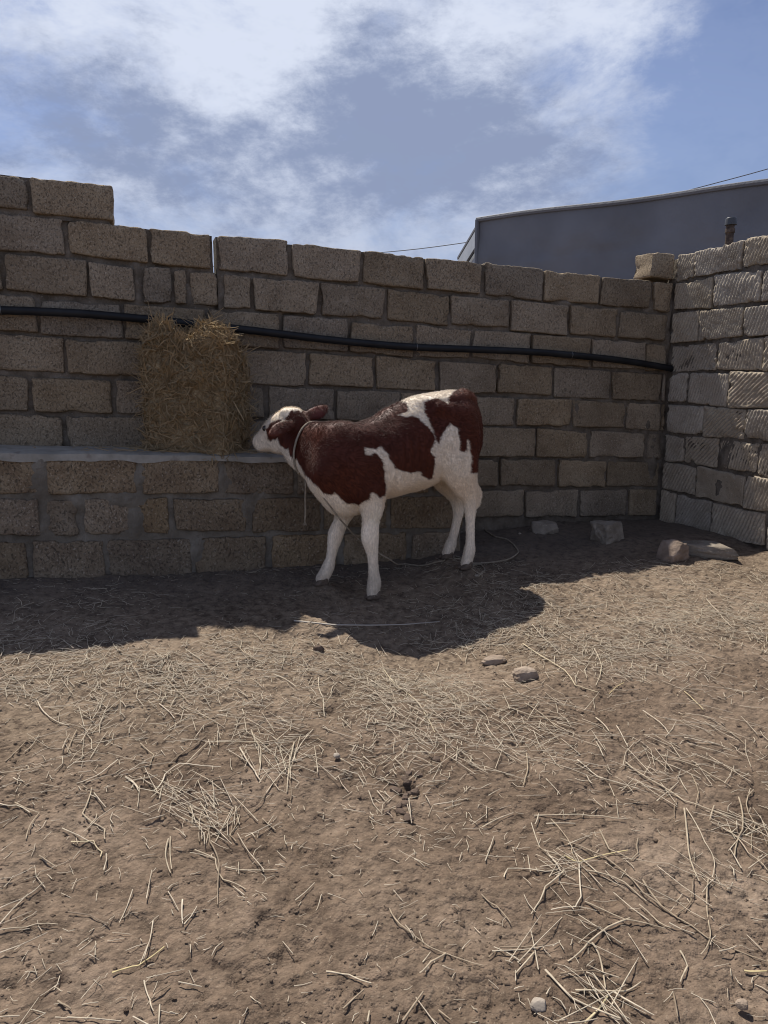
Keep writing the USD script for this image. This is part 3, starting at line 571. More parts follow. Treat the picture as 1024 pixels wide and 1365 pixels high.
def calf_body():
    fd = Field((-.26, -.70, -.02), (1.10, .36, 1.12), .006)
    # trunk: height from the outline, stations from pins to breast
    top = [(-.10, .955), (-.05, 1.0), (.03, 1.025), (.16, 1.008), (.29, .985), (.37, .955), (.44, .917), (.55, .885), (.62, .882), (.70, .86), (.78, .80), (.84, .72)]
    bot = [(-.10, .72), (-.05, .66), (.03, .60), (.16, .565), (.29, .52), (.37, .508), (.44, .50), (.55, .485), (.62, .435), (.70, .425), (.78, .50), (.84, .60)]
    hw = [.055, .095, .13, .142, .148, .156, .158, .148, .135, .115, .085, .055]
    fd.add([(l, 0, (t + b) / 2, w, (t - b) / 2) for (l, t), (_, b), w in zip(top, bot, hw)], k=.02, cap=.5, n=14)
    # ridge of hips and spine
    fd.add([(-.02, 0, 1.0, .05, .025), (.15, 0, .99, .09, .022), (.3, 0, .965, .05, .02)], k=.03)
    for s in (1, -1):
        fd.add([(.20, s * .100, .945, .02, .02), (.15, s * .112, .93, .02, .02)], k=.05)                        # hook bone
        fd.add([(.085, s * .078, .90, .06, .11), (.075, s * .092, .80, .06, .115), (.07, s * .095, .70, .058, .105), (.06, s * .095, .62, .05, .085)], k=.05)    # thigh
        fd.add([(.61, s * .080, .80, .04, .07), (.645, s * .100, .68, .042, .09), (.615, s * .10, .57, .045, .085)], k=.05)     # shoulder
        fd.add([(.28, s * .09, .72, .06, .13), (.45, s * .095, .70, .065, .15)], k=.05)                        # rib cage
    def leg(rows, W, k):
        out = []
        for x, y, wd, hh in rows:
            c = cw(x, y, W); out.append((*c, wd, hh))
        fd.add(out, k=k, n=4)
    # px rows: x, y, half width across, half depth fore-aft
    leg([(497, 655, .05, .075), (496, 678, .042, .058), (494.5, 695, .033, .043), (493.2, 713, .036, .045), (494, 722, .034, .041), (496, 734, .026, .031), (497.5, 750, .0225, .025), (498.5, 766, .0245, .028), (499, 777, .030, .035), (498, 786, .030, .034), (498, 791, .030, .034)], .095, .03)
    leg([(468, 655, .045, .07), (461, 680, .04, .052), (454, 697, .032, .038), (448, 711, .035, .040), (446, 720, .032, .036), (443.5, 731, .025, .028), (441, 744, .0225, .0245), (437, 757, .029, .032), (432, 767, .030, .032), (429.5, 772, .03, .034)], -.095, .03)
    leg([(610, 612, .06, .105), (615, 634, .052, .092), (621, 648, .040, .072), (627, 663, .033, .048), (627, 680, .0255, .033), (627, 700, .021, .0245), (627, 719, .021, .024), (626, 734, .028, .032), (623.5, 744, .028, .031), (622, 751, .03, .033)], .095, .03)
    leg([(590, 612, .06, .10), (595, 636, .05, .085), (603, 650, .04, .062), (611, 666, .032, .046), (611, 682, .0255, .031), (608, 700, .0215, .0245), (604, 716, .0215, .025), (600.5, 727, .029, .033), (598, 734, .029, .031), (596.5, 738, .03, .032)], -.095, .03)
    fd.add([(*cw(634, 650, .095), .013, .014), (*cw(638.5, 658, .095), .015, .016), (*cw(635, 672, .095), .016, .018)], k=.02)   # hock points
    fd.add([(*cw(613, 655, -.095), .013, .014), (*cw(618.5, 661, -.095), .015, .016), (*cw(616.5, 674, -.095), .016, .018)], k=.02)
    # neck, bending to the calf's right, and head
    n0 = np.array([.60, 0, .66])
    fd.add([(*n0, .10, .19), (*cy(447, 612, 3.60), .095, .178), (*cy(424, 602, 3.655), .082, .145), (*cy(409, 594, 3.71), .074, .125), (*cy(397, 582, 3.765), .066, .10)], k=.05, side=CWL)
    hs = np.array([.78, .62, 0]); hs = to_calf(CQ + hs)                                        # across the head, towards its left
    hs = hs - to_calf(CQ); hs /= np.linalg.norm(hs); hs = -hs
    H = lambda x, y, Y: cy(x, y, Y)
    fd.add([(*H(397, 569, 3.755), .062, .078), (*H(384, 569, 3.79), .07, .086), (*H(372, 573, 3.825), .066, .078), (*H(361, 580, 3.865), .051, .064), (*H(353, 586, 3.895), .044, .049), (*H(347.5, 588.5, 3.92), .043, .041), (*H(346.5, 589, 3.925), .040, .037)], k=.025, side=HSIDE, cap=.7)
    fd.add([(*H(393, 590, 3.755), .058, .06), (*H(378, 592, 3.80), .05, .052), (*H(360, 595, 3.865), .036, .022), (*H(350, 596.5, 3.90), .03, .016)], k=.03, side=HSIDE)   # jaw
    fd.add([(*H(394, 550, 3.76), .04, .022), (*H(384, 549, 3.79), .05, .02)], k=.02, side=HSIDE)                                     # poll
    # ears
    fd.add([(*H(389, 567, 3.70), .017, .019), (*H(381, 568, 3.66), .012, .031), (*H(371, 573, 3.62), .011, .035), (*H(363, 578, 3.59), .010, .022), (*H(360, 580, 3.58), .008, .009)], k=.014, side=to_calf(CQ + np.array([.25, -.8, .55])))
    fd.add([(*H(403, 560, 3.80), .017, .019), (*H(413, 554, 3.825), .012, .031), (*H(424, 549.5, 3.85), .011, .036), (*H(432, 544.5, 3.87), .010, .024), (*H(435, 542.5, 3.88), .008, .010)], k=.014, side=to_calf(CQ + np.array([-.35, -.9, .1])))
    # tail
    fd.add([(*cw(617, 525, 0), .028, .028), (*cw(629.5, 533, 0), .024, .024), (*cw(632, 548, .0), .02, .021), (*cw(632.3, 575, .0), .015, .015), (*cw(632.5, 600, 0), .016, .017), (*cw(632, 615, 0), .014, .014), (*cw(630.5, 624, 0), .006, .006)], k=.016, n=6)
    m = fd.mesh()
    cc = trimesh.graph.connected_components(m.edges, nodes=np.arange(len(m.vertices)), min_len=1)
    if len(cc) > 1:
        keep = max(cc, key=len); mask = np.zeros(len(m.vertices), bool); mask[keep] = True
        m.update_faces(mask[m.faces].all(1)); m.remove_unreferenced_vertices()
    trimesh.smoothing.filter_taubin(m, lamb=.5, nu=.51, iterations=14)
    q = np.asarray(m.vertices); nn = m.vertex_normals; tr = smoothstep(.42, .55, q[:, 2]) * smoothstep(-.36, -.2, q[:, 1])
    m.vertices = q + nn * (tr * (.012 * fbm(q * [1, 1, .7], 8, 2, 61) + .002 * fbm(q, 22, 2, 62) + .0035 * np.cos(q[:, 0] * 150) * np.exp(-((q[:, 0] - .40) / .12) ** 2) * np.exp(-((q[:, 2] - .72) / .12) ** 2) - .016 * np.exp(-(((q[:, 0] - .235) / .05) ** 2 + ((q[:, 2] - .86) / .07) ** 2))))[:, None]
    return m, fd
CWL = (0.34, .94, 0)
HSIDE = tuple(to_calf(CQ + np.array([-.60, -.80, 0])) - to_calf(CQ))     # the head's own left, towards the camera
# ---------------------------------------------------------------- the calf
CALF, CFIELD = calf_body()
def coat_colours(m):
    Wd = from_calf(m.vertices); L, Wl, Z = m.vertices.T
    px = seen(Wd)
    mirror = (Wl < 0) & (L < .60) & (Z > .40)
    px2 = seen(from_calf(m.vertices * [1, -1, 1])); px = np.where(mirror[:, None], px2, px)
    j = np.stack([fbm(m.vertices, 26, 3, 3), fbm(m.vertices, 26, 3, 4)], -1) * 5 + np.stack([fbm(m.vertices, 90, 2, 5), fbm(m.vertices, 90, 2, 6)], -1) * 1.6
    from shapely import Polygon, contains_xy, distance, points
    fore = Polygon([(384, 551), (389, 546), (393, 549), (398, 547), (402, 549), (405, 535), (445, 525), (440, 556), (492, 540), (543, 536), (543, 541), (545, 547), (537, 550), (529, 553), (541, 555), (550, 553), (557, 558), (561, 563), (570, 568), (577, 579), (580, 586), (575, 602), (580, 609), (579, 623), (577, 637), (570, 639), (563, 635), (560, 629), (547, 631), (538, 627), (527, 625), (515, 605), (508, 595), (500, 599), (495, 598), (485, 597), (487, 605), (493, 606), (499, 602), (506, 610), (511, 618), (514, 640), (513, 660), (505, 663.5), (499, 656), (495, 658), (492, 665), (485, 668), (480, 673), (470, 672), (460, 671), (453, 664), (446, 656), (440, 660), (432, 658), (425, 651), (418, 644), (411, 636), (405, 630), (400, 622), (397, 614), (390, 611), (386, 606), (384, 597), (380, 599), (375, 595), (372, 590), (371, 583), (366, 586), (360, 584), (356, 572), (360, 564), (368, 560), (378, 561)])
    eye = Polygon([(353, 571), (358, 569), (363, 584), (361.5, 590), (357, 585)])
    rump = Polygon([(608, 514), (607, 521), (600, 526), (598, 528), (596, 538), (590, 535), (585.5, 532), (578, 531.5), (571, 533), (563.5, 538), (566, 549), (573, 565), (578, 579), (583, 591), (585.5, 591), (589, 581), (594, 573), (600, 564), (605, 569), (610, 572), (612, 580), (613, 588), (612, 600), (615.5, 602), (619, 603), (623, 598), (624, 586), (625, 586), (627, 600), (629, 612), (629, 630), (645, 630), (655, 560), (645, 510)])
    q = px + j; brown = np.zeros(len(q))
    for p in (fore, eye, rump):
        inside = contains_xy(p, q[:, 0], q[:, 1]); dd = distance(p.boundary, points(q)); brown = np.maximum(brown, np.clip(.5 + np.where(inside, dd, -dd) / 1.3, 0, 1))
    legs = (Z < .40) & (px[:, 0] < 600); brown[legs & (px[:, 1] > 676)] = 0
    tail = (px[:, 0] > 627) & (L < -.05) & (px[:, 1] > 600); brown[tail & (np.abs(Wl) < .03)] = 1
    b = brown[:, None]
    white = np.array([.78, .68, .55]) * (1 + .16 * fbm(m.vertices, 7, 3, 9)[:, None])
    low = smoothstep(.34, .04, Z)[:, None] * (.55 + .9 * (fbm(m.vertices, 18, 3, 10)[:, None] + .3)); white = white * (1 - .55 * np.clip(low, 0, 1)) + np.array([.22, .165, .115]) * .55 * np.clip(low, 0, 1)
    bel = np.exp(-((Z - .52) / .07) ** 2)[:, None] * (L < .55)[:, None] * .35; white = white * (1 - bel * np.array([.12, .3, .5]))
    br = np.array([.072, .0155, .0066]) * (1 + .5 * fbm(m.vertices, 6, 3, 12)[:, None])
    tailhead_sun = np.clip(smoothstep(.75, 1.02, Z) * smoothstep(.10, -.08, L), 0, 1)[:, None]; br = br * (1 - tailhead_sun) + np.array([.13, .045, .024]) * tailhead_sun  # brown lightened at the tailhead: sunlight painted into the coat colour
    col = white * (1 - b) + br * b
    def dab(x, y, Y, r, c, a=1.):
        nonlocal col
        w = np.exp(-(((Wd - cyy(x, y, Y)) ** 2).sum(1)) / r ** 2)[:, None] * a; col = col * (1 - w) + np.array(c) * w
    dab(425, 548, 3.83, .034, (.17, .045, .038), .9); dab(366, 576, 3.585, .022, (.17, .05, .034), .6)          # inside of the ears
    dab(338, 590, 3.93, .020, (.30, .20, .18), .8); dab(340, 586, 3.95, .02, (.30, .20, .18), .8)                # muzzle
    return np.clip(col, .004, .8)
COAT = M('calf_coat', {'a': ('attribute', dict(attribute='coat')), 'g': ('geometry', {}), 'mp': ('mapping', dict(scale=(1, 1, .32))), 'n': ('noise_texture', dict(scale=150., detail=4.)), 'nr': ('map_range', dict(from_min=.25, from_max=.75, to_min=.74, to_max=1.22)), 'h': ('hsv', {}), 'bp': ('bump', dict(strength=.30, distance=.004)), 'p': ('principled_bsdf', dict(roughness=.55, specular_ior_level=.2, sheen_weight=.03, sheen_roughness=.45, sheen_tint=(1., .92, .85)))},
         [('g.position', 'mp.vector'), ('mp.vector', 'n.vector'), ('n.fac', 'nr.value'), ('nr.result', 'h.value'), ('a.color', 'h.color'), ('h.color', 'p.base_color'), ('n.fac', 'bp.height'), ('bp.normal', 'p.normal')])
calf_rot = math.degrees(math.atan2(CA[1], CA[0]))
CBASE = from_calf(np.array([.36, 0, 0])); CBASE[2] = .05
calf = thing('calf', 'red-brown and white calf standing in the shade, reaching its muzzle to the hay', 'calf', CBASE, calf_rot)
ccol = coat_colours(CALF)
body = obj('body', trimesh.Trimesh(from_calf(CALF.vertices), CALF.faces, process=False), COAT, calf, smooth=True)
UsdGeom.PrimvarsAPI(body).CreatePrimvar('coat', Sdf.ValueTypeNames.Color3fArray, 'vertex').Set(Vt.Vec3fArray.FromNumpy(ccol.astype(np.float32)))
HAIR = M('short_coat_hair', {'a': ('attribute', dict(attribute='coat')), 'hi': ('hair_info', {}), 'nr': ('map_range', dict(from_min=0., from_max=1., to_min=.85, to_max=1.12)), 'h': ('hsv', {}), 'p': ('principled_bsdf', dict(roughness=.5, specular_ior_level=.25))}, [('a.color', 'h.color'), ('hi.intercept', 'nr.value'), ('nr.result', 'h.value'), ('h.color', 'p.base_color')])
def coat_hair(n=70000, seed=4):
    R = np.random.default_rng(seed); P, fi = trimesh.sample.sample_surface(CALF, n, seed=seed)
    bc = trimesh.triangles.points_to_barycentric(CALF.triangles[fi], P); C = (ccol[CALF.faces[fi]] * bc[..., None]).sum(1); Nn = CALF.face_normals[fi]
    flow = np.tile([-.8, 0, -.45], (n, 1)); flow[P[:, 2] < .5] = [-.1, 0, -1]; hd = (P[:, 1] < -.2); flow[hd] = [.1, .8, -.2]
    flow = flow + .18 * np.stack([fbm(P, 7, 2, 71 + k) for k in range(3)], 1) * 2; flow -= (flow * Nn).sum(1)[:, None] * Nn; flow /= np.linalg.norm(flow, axis=1)[:, None] + 1e-6
    L = (R.uniform(.007, .015, n) * np.where(P[:, 2] < .4, .42, .9))[:, None]; j = R.normal(0, .18, (n, 3))
    pts = np.stack([P - Nn * .001, P + (flow * .6 + Nn * .32 + j * .4) * L, P + (flow * 1.1 + Nn * .38 + j) * L], 1)
    q = from_calf(pts.reshape(-1, 3)); loc, r = PLACE['/World/calf']; q = q - loc; c, s = math.cos(-r), math.sin(-r); q = np.stack([q[:, 0] * c - q[:, 1] * s, q[:, 0] * s + q[:, 1] * c, q[:, 2]], -1)
    o = UsdGeom.BasisCurves.Define(stage, path_for('coat', calf)); o.CreateTypeAttr('linear'); o.CreatePointsAttr(Vt.Vec3fArray.FromNumpy(q.astype(np.float32))); o.CreateCurveVertexCountsAttr(Vt.IntArray.FromNumpy(np.full(n, 3, np.int32)))
    o.CreateWidthsAttr(Vt.FloatArray.FromNumpy(np.tile([.0013, .0010, .0003], n).astype(np.float32))); o.SetWidthsInterpolation('vertex')
    UsdGeom.PrimvarsAPI(o.GetPrim()).CreatePrimvar('coat', Sdf.ValueTypeNames.Color3fArray, 'uniform').Set(Vt.Vec3fArray.FromNumpy(C.astype(np.float32)))
    UsdShade.MaterialBindingAPI.Apply(o.GetPrim()).Bind(HAIR); o.GetPrim().SetCustomDataByKey('kind', 'stuff')
coat_hair()
HORN = mottled('hoof_horn', [(.3, (.055, .04, .03)), (.6, (.11, .082, .062)), (.8, (.18, .14, .105))], 40., rough=.7, bump=.4, dist=.003, bscale=120.)
EYE = M('eye_dark', {'p': ('principled_bsdf', dict(base_color=(.012, .008, .006), roughness=.08, specular_ior_level=.6))}, [])
HOOFS = [((499, 791), .095, 797.5), ((429.5, 772), -.095, 779.5), ((622, 751), .095, 758), ((596.5, 738), -.095, 744)]
import manifold3d
def ball(p, r): return manifold3d.Manifold.sphere(r, 14).translate([float(t) for t in p])
for (x, y), W, yb in HOOFS:
    top = cw(x, y, W); bot = cw(x - 1, yb, W); claws = []
    for s in (1, -1):
        pts = [ball(top + [-.008, s * .012, .004], .019), ball(top + [.010, s * .013, -.004], .017), ball(np.array([bot[0] - .016, top[1] + s * .015, bot[2] + .010]), .015), ball(np.array([bot[0] + .034, top[1] + s * .012, bot[2] + .008]), .009), ball(np.array([bot[0] + .022, top[1] + s * .020, bot[2] + .010]), .010)]
        claws.append(manifold3d.Manifold.batch_hull(pts))
    mm = meshkit.arrays(claws[0] + claws[1])
    obj('hoof', (from_calf(mm[0]), mm[1]), HORN, calf, smooth=45)
    hb = from_calf(np.array([bot[0], top[1], bot[2]])); HOOF.append((hb[0], hb[1], 0., 0.))
for h in range(len(HOOF)):                                    # the dirt lies where the hooves stand
    pass
hz = [float(from_calf(np.array([cw(x - 1, yb, W)[0], W, cw(x - 1, yb, W)[2]]))[2]) for (x, y), W, yb in HOOFS]
xy = [(h[0], h[1]) for h in HOOF]; HOOF.clear()
A_ = np.array([[math.exp(-((a[0] - b[0]) ** 2 + (a[1] - b[1]) ** 2) / .11 ** 2) for b in xy] for a in xy])
wts = np.linalg.solve(A_, np.array(hz) + .003 - np.array([float(ground(np.array(a[0]), np.array(a[1]), False)) for a in xy]))
HOOF.extend([(a[0], a[1], 0., w) for a, w in zip(xy, wts)])
for side in (1, -1):                                          # an eye on each side of the head
    hd = np.array(HSIDE) / np.linalg.norm(HSIDE)
    c = cy(363, 573.5, 3.855) + side * hd * .05 + np.array([0, 0, .012])
    d_ = side * hd
    for t in np.linspace(.06, -.06, 60):                      # settle it into the skin
        if map_coordinates(CFIELD.d, ((c + d_ * t - CFIELD.lo) / CFIELD.h)[:, None], order=1)[0] < -.004: break
    ball_ = trimesh.creation.icosphere(3, .0155); ball_.apply_translation(from_calf(c + d_ * t)); obj('eye', ball_, EYE, calf, smooth=True)
    nc = cy(345, 587, 3.925) + side * hd * .022 + np.array([0, 0, .010])
    fw_ = cy(345.5, 589.5, 3.93) - cy(361, 580, 3.865); fw_ /= np.linalg.norm(fw_)
    for t in np.linspace(.05, -.05, 60):
        if map_coordinates(CFIELD.d, ((nc + fw_ * t - CFIELD.lo) / CFIELD.h)[:, None], order=1)[0] < -.003: break
    nb = trimesh.creation.icosphere(2, .007); nb.apply_scale([1, 1, 1.3]); nb.apply_translation(from_calf(nc + fw_ * t)); obj('nostril', nb, EYE, calf, smooth=True)

# rope: loop round the neck, a loose end, and the tether on the ground
ROPE = mottled('rope', [(.3, (.16, .128, .092)), (.5, (.24, .20, .15)), (.7, (.33, .285, .225))], 60., rough=.95, bump=.5, dist=.003, bscale=220.)
def loop_points():
    c0, top, bot = cy(408, 598, 3.70), cy(413, 566, 3.70), cy(404, 632, 3.66)
    up = top - bot; up /= np.linalg.norm(up); ax = cy(397, 582, 3.765) - cy(424, 602, 3.655); ax /= np.linalg.norm(ax)
    ax = ax - (ax @ up) * up; ax /= np.linalg.norm(ax); sd = np.cross(up, ax); out = []
    for th in np.linspace(0, 2 * np.pi, 61):
        d = math.cos(th) * up + math.sin(th) * sd; t = .03
        while t < .3 and map_coordinates(CFIELD.d, ((c0 + d * t - CFIELD.lo) / CFIELD.h)[:, None], order=1)[0] < 0: t += .002
        out.append((t, d))
    ts = np.array([o[0] for o in out]); ts[:] = np.minimum(ts, .22)
    for _ in range(3): ts = np.r_[ts[:1], (ts[:-2] + ts[1:-1] * 2 + ts[2:]) / 4, ts[-1:]]
    return np.array([c0 + o[1] * (t + .004) for o, t in zip(out, ts)])
loop = from_calf(loop_points())
knot = loop[np.argmin(loop[:, 2])]
rope = thing('tether_rope', 'thin pale rope looped round the calf\'s neck and trailing on the ground', 'rope', knot)
obj('neck_loop', tube(loop, .0048, 9, twist=55.), ROPE, rope, smooth=True)
kn = trimesh.creation.icosphere(3, .013); kn.vertices += kn.vertex_normals * (fbm(kn.vertices, 90, 2, 3) * .008)[:, None]; kn.apply_scale([1, 1, 1.3]); kn.apply_translation(knot + [0, -.004, -.008]); obj('knot', kn, ROPE, rope, smooth=True)
he = [knot + [0, -.004, -.01], cyy(407.6, 650, 3.66), cyy(407, 665, 3.66), cyy(407.3, 682, 3.66), cyy(406.5, 695, 3.66)]
obj('hanging_end', tube(smooth_line(he, 8), .0042, 9, twist=55.), ROPE, rope, smooth=True)
tas = [tube(smooth_line([cyy(406.5, 694, 3.66), cyy(406.5 + dx * .5, 697, 3.66 + dy), cyy(406.5 + dx, 700.5, 3.66 + dy * 2)], 3), .0014, 4) for dx, dy in ((-2.4, .004), (-1, -.006), (.3, .008), (1.6, -.004), (2.6, .003))]
obj('frayed_tip', join(tas), ROPE, rope, smooth=True)
te = [knot + [0, -.002, -.012], cyy(418, 648, 3.57), cyy(432, 664, 3.53), cyy(447, 684, 3.555), cyy(462, 702, 3.62), cyy(474, 715, 3.68), cyy(490, 728, 3.72), cyy(506, 738, 3.74), cyy(520, 746, 3.77)]
gl = [on_ground(x, y, .008) for x, y in [(540, 752), (556, 754), (572, 752), (588, 748), (602, 741), (610, 742), (621, 747.5), (634, 751), (650, 750), (672, 747), (686, 741), (691, 734), (684, 725), (676, 719), (660, 715), (648, 707), (641, 698), (638, 693)]]
TE = smooth_line(te + gl, 8)
gz = ground(TE[:, 0], TE[:, 1]) + .005; TE[:, 2] = np.maximum(TE[:, 2], gz)
obj('tether', tube(TE, .0038, 9, twist=55.), ROPE, rope, smooth=True)
lp = [on_ground(x, y, .008) for x, y in [(626, 752), (634, 751), (642, 752), (646, 757), (643, 763), (637, 765)]]; LP = smooth_line(lp, 8); LP[:, 2] = ground(LP[:, 0], LP[:, 1]) + .007
obj('loose_coil', tube(LP, .0036, 9, twist=55.), ROPE, rope, smooth=True)
# ---------------------------------------------------------------- ground
def gp(x, y): q = on_ground(x, y); return q[0], q[1]
Rg = np.random.default_rng(22)
for x, y in [(470, 1040), (545, 1055), (455, 925), (900, 1190), (330, 1300), (590, 1068), (500, 1075), (210, 900), (735, 880), (975, 850), (25, 1320), (560, 1090), (640, 1230), (870, 1080)]:
    a, b = gp(x, y); DENTS.append((a, b, Rg.uniform(.03, .06), Rg.uniform(.008, .02)))
for _ in range(26): DENTS.append((Rg.uniform(-1.6, 1.8), Rg.uniform(1.1, 3.2), Rg.uniform(.02, .05), Rg.uniform(.005, .014)))
def axis(lo, hi, step_in, a, b, grow=1.16, most=600.):
    mid = list(np.arange(a, b + 1e-9, step_in)); s = step_in; x = mid[-1]
    while x < hi: s = min(s * grow, most); x += s; mid.append(x)
    s, x = step_in, mid[0]; pre = []
    while x > lo: s = min(s * grow, most); x -= s; pre.append(x)
    return np.array(pre[::-1] + mid)
xs = axis(-2500, 2500, .0072, -1.35, 1.75); 
ys = [.95]
while ys[-1] < 4.2: ys.append(ys[-1] + .0046 * max(1., (ys[-1] / 1.5) ** 1.15))
s = .02
while ys[-1] < 4000: s = min(s * 1.13, 700); ys.append(ys[-1] + s)
s, pre, y = .01, [], ys[0]
while y > -1500: s = min(s * 1.16, 700); y -= s; pre.append(y)
ys = np.array(pre[::-1] + ys)
GX, GY = np.meshgrid(xs, ys, indexing='ij'); GZ = np.zeros_like(GX)
near = (np.abs(GX) < 8) & (GY > -2) & (GY < 9)
GZ[near] = ground(GX[near], GY[near]); far = ~near
GZ[far] = ground_base(GX[far], GY[far])
nx, ny = GX.shape; i = np.arange(nx - 1)[:, None] * ny + np.arange(ny - 1)[None]
q = np.stack([i, i + ny, i + ny + 1, i + 1], -1).reshape(-1, 4)
DIRT = M('trodden_dirt', {
    'g': ('geometry', {}), 'a': ('noise_texture', dict(scale=2.1, detail=7.0, roughness=.6, distortion=.3)), 'b': ('noise_texture', dict(scale=26., detail=7.0, roughness=.68)), 'c': ('noise_texture', dict(scale=130., detail=5.0, roughness=.75)),
    'ar': ('rgb_ramp', dict(ramp=[(.30, (.086, .059, .041)), (.45, (.124, .088, .062)), (.58, (.162, .118, .085)), (.72, (.225, .170, .126))])),
    'br': ('map_range', dict(from_min=.28, from_max=.72, to_min=.50, to_max=1.45)), 'h': ('hsv', {}),
    'cr': ('map_range', dict(range_type='smoothstep', from_min=.56, from_max=.68, to_min=0, to_max=.6)), 'cm': ('mix_color', dict(b=(.30, .24, .175))),
    'dn': ('noise_texture', dict(scale=7., detail=6.0, roughness=.7)), 'dr': ('map_range', dict(range_type='smoothstep', from_min=.54, from_max=.70, to_min=0, to_max=.8)), 'dm': ('mix_color', dict(b=(.055, .038, .028))),
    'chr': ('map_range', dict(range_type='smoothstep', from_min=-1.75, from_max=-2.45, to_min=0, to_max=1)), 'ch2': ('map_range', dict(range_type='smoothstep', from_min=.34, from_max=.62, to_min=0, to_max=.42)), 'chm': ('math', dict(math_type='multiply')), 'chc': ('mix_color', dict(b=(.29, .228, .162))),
    'w': ('vector_math', dict(math_type='dot_product', vector2=tuple(N_))), 'wn': ('math', dict(math_type='multiply_add', value2=.5)), 'wr': ('map_range', dict(range_type='smoothstep', from_min=-3.05, from_max=-3.75, to_min=0, to_max=.62)), 'wm': ('mix_color', dict(b=(.085, .072, .064))),  # dirt greyed and darkened towards the wall: its shade put into the colour
    'vo': ('voronoi_texture', dict(scale=75., randomness=1.0)), 'vo2': ('voronoi_texture', dict(scale=210., randomness=1.0)), 'vs': ('math', dict(math_type='multiply_add', value2=-.9)), 'vs2': ('math', dict(math_type='multiply_add', value2=-.35)),
    'add': ('math', dict(math_type='multiply_add', value2=.6)), 'bp': ('bump', dict(strength=.65, distance=.011)), 'p': ('principled_bsdf', dict(roughness=.97, specular_ior_level=.15))},
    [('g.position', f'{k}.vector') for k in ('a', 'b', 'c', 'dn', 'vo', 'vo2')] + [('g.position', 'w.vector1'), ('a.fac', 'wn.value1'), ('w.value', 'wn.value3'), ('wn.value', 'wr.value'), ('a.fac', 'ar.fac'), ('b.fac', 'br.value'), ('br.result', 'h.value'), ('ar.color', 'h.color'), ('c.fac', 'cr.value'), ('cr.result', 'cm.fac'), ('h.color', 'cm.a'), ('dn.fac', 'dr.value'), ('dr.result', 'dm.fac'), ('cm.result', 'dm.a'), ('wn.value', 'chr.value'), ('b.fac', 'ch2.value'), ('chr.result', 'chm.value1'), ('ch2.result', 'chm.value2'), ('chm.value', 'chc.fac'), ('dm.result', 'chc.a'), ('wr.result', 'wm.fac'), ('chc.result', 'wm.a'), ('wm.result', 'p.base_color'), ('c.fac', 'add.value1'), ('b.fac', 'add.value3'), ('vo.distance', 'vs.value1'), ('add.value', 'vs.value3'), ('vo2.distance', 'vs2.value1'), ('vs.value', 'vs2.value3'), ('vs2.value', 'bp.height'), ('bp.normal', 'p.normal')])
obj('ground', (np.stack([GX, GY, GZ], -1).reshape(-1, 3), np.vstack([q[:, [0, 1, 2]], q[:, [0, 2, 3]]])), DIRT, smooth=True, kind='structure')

# ---------------------------------------------------------------- stones and scraps
ROCK = mottled('field_stone', [(.3, (.13, .108, .085)), (.5, (.20, .168, .133)), (.7, (.29, .25, .205))], 12., rough=.95, bump=.7, dist=.008, bscale=60., fleck=(.42, .37, .30), flecks=(.6, .72), fscale=80.)
ROCK_RED = mottled('reddish_stone', [(.3, (.14, .105, .08)), (.5, (.215, .162, .125)), (.7, (.30, .235, .19))], 14., rough=.95, bump=.7, dist=.008, bscale=60.)
PALE_ST = mottled('pale_stone', [(.3, (.24, .20, .16)), (.7, (.36, .31, .255))], 30., rough=.9, bump=.4, dist=.003, bscale=120.)
CLOD = mottled('dry_clod', [(.3, (.20, .15, .11)), (.5, (.27, .21, .16)), (.7, (.36, .29, .225))], 18., rough=.97, bump=.8, dist=.008, bscale=70.)
DARKCLOD = mottled('dark_clod', [(.3, (.06, .042, .032)), (.5, (.10, .07, .052)), (.7, (.15, .11, .085))], 24., rough=.9, bump=.8, dist=.006, bscale=80.)
def stone(x, y, sx, sy, sz, seed, boxy=.5, rot=0., sink=.2, rough=.16):
    m = trimesh.creation.icosphere(4, 1.0); v = m.vertices.copy()
    b = v / np.abs(v).max(1, keepdims=True); v = v * (1 - boxy) + b * boxy * .9
    v = v * (1 + rough * 2.6 * fbm(v + seed, 1.3, 4, seed))[:, None] + m.vertices * (.20 * fbm(v + seed * 3, 5, 4, seed))[:, None]
    for k in range(3):
        d = np.random.default_rng(seed * 7 + k).normal(size=3); d[2] = abs(d[2]) * .3; d /= np.linalg.norm(d); o = v @ d - .72; v = v - np.maximum(o, 0)[:, None] * d * .85
    v = v * [sx, sy, sz]; c, s_ = math.cos(rot), math.sin(rot); v = np.stack([v[:, 0] * c - v[:, 1] * s_, v[:, 0] * s_ + v[:, 1] * c, v[:, 2]], -1)
    q = on_ground(x, y); return trimesh.Trimesh(v + np.array([q[0], q[1], q[2] + sz * (1 - sink * 2)]), m.faces, process=False)
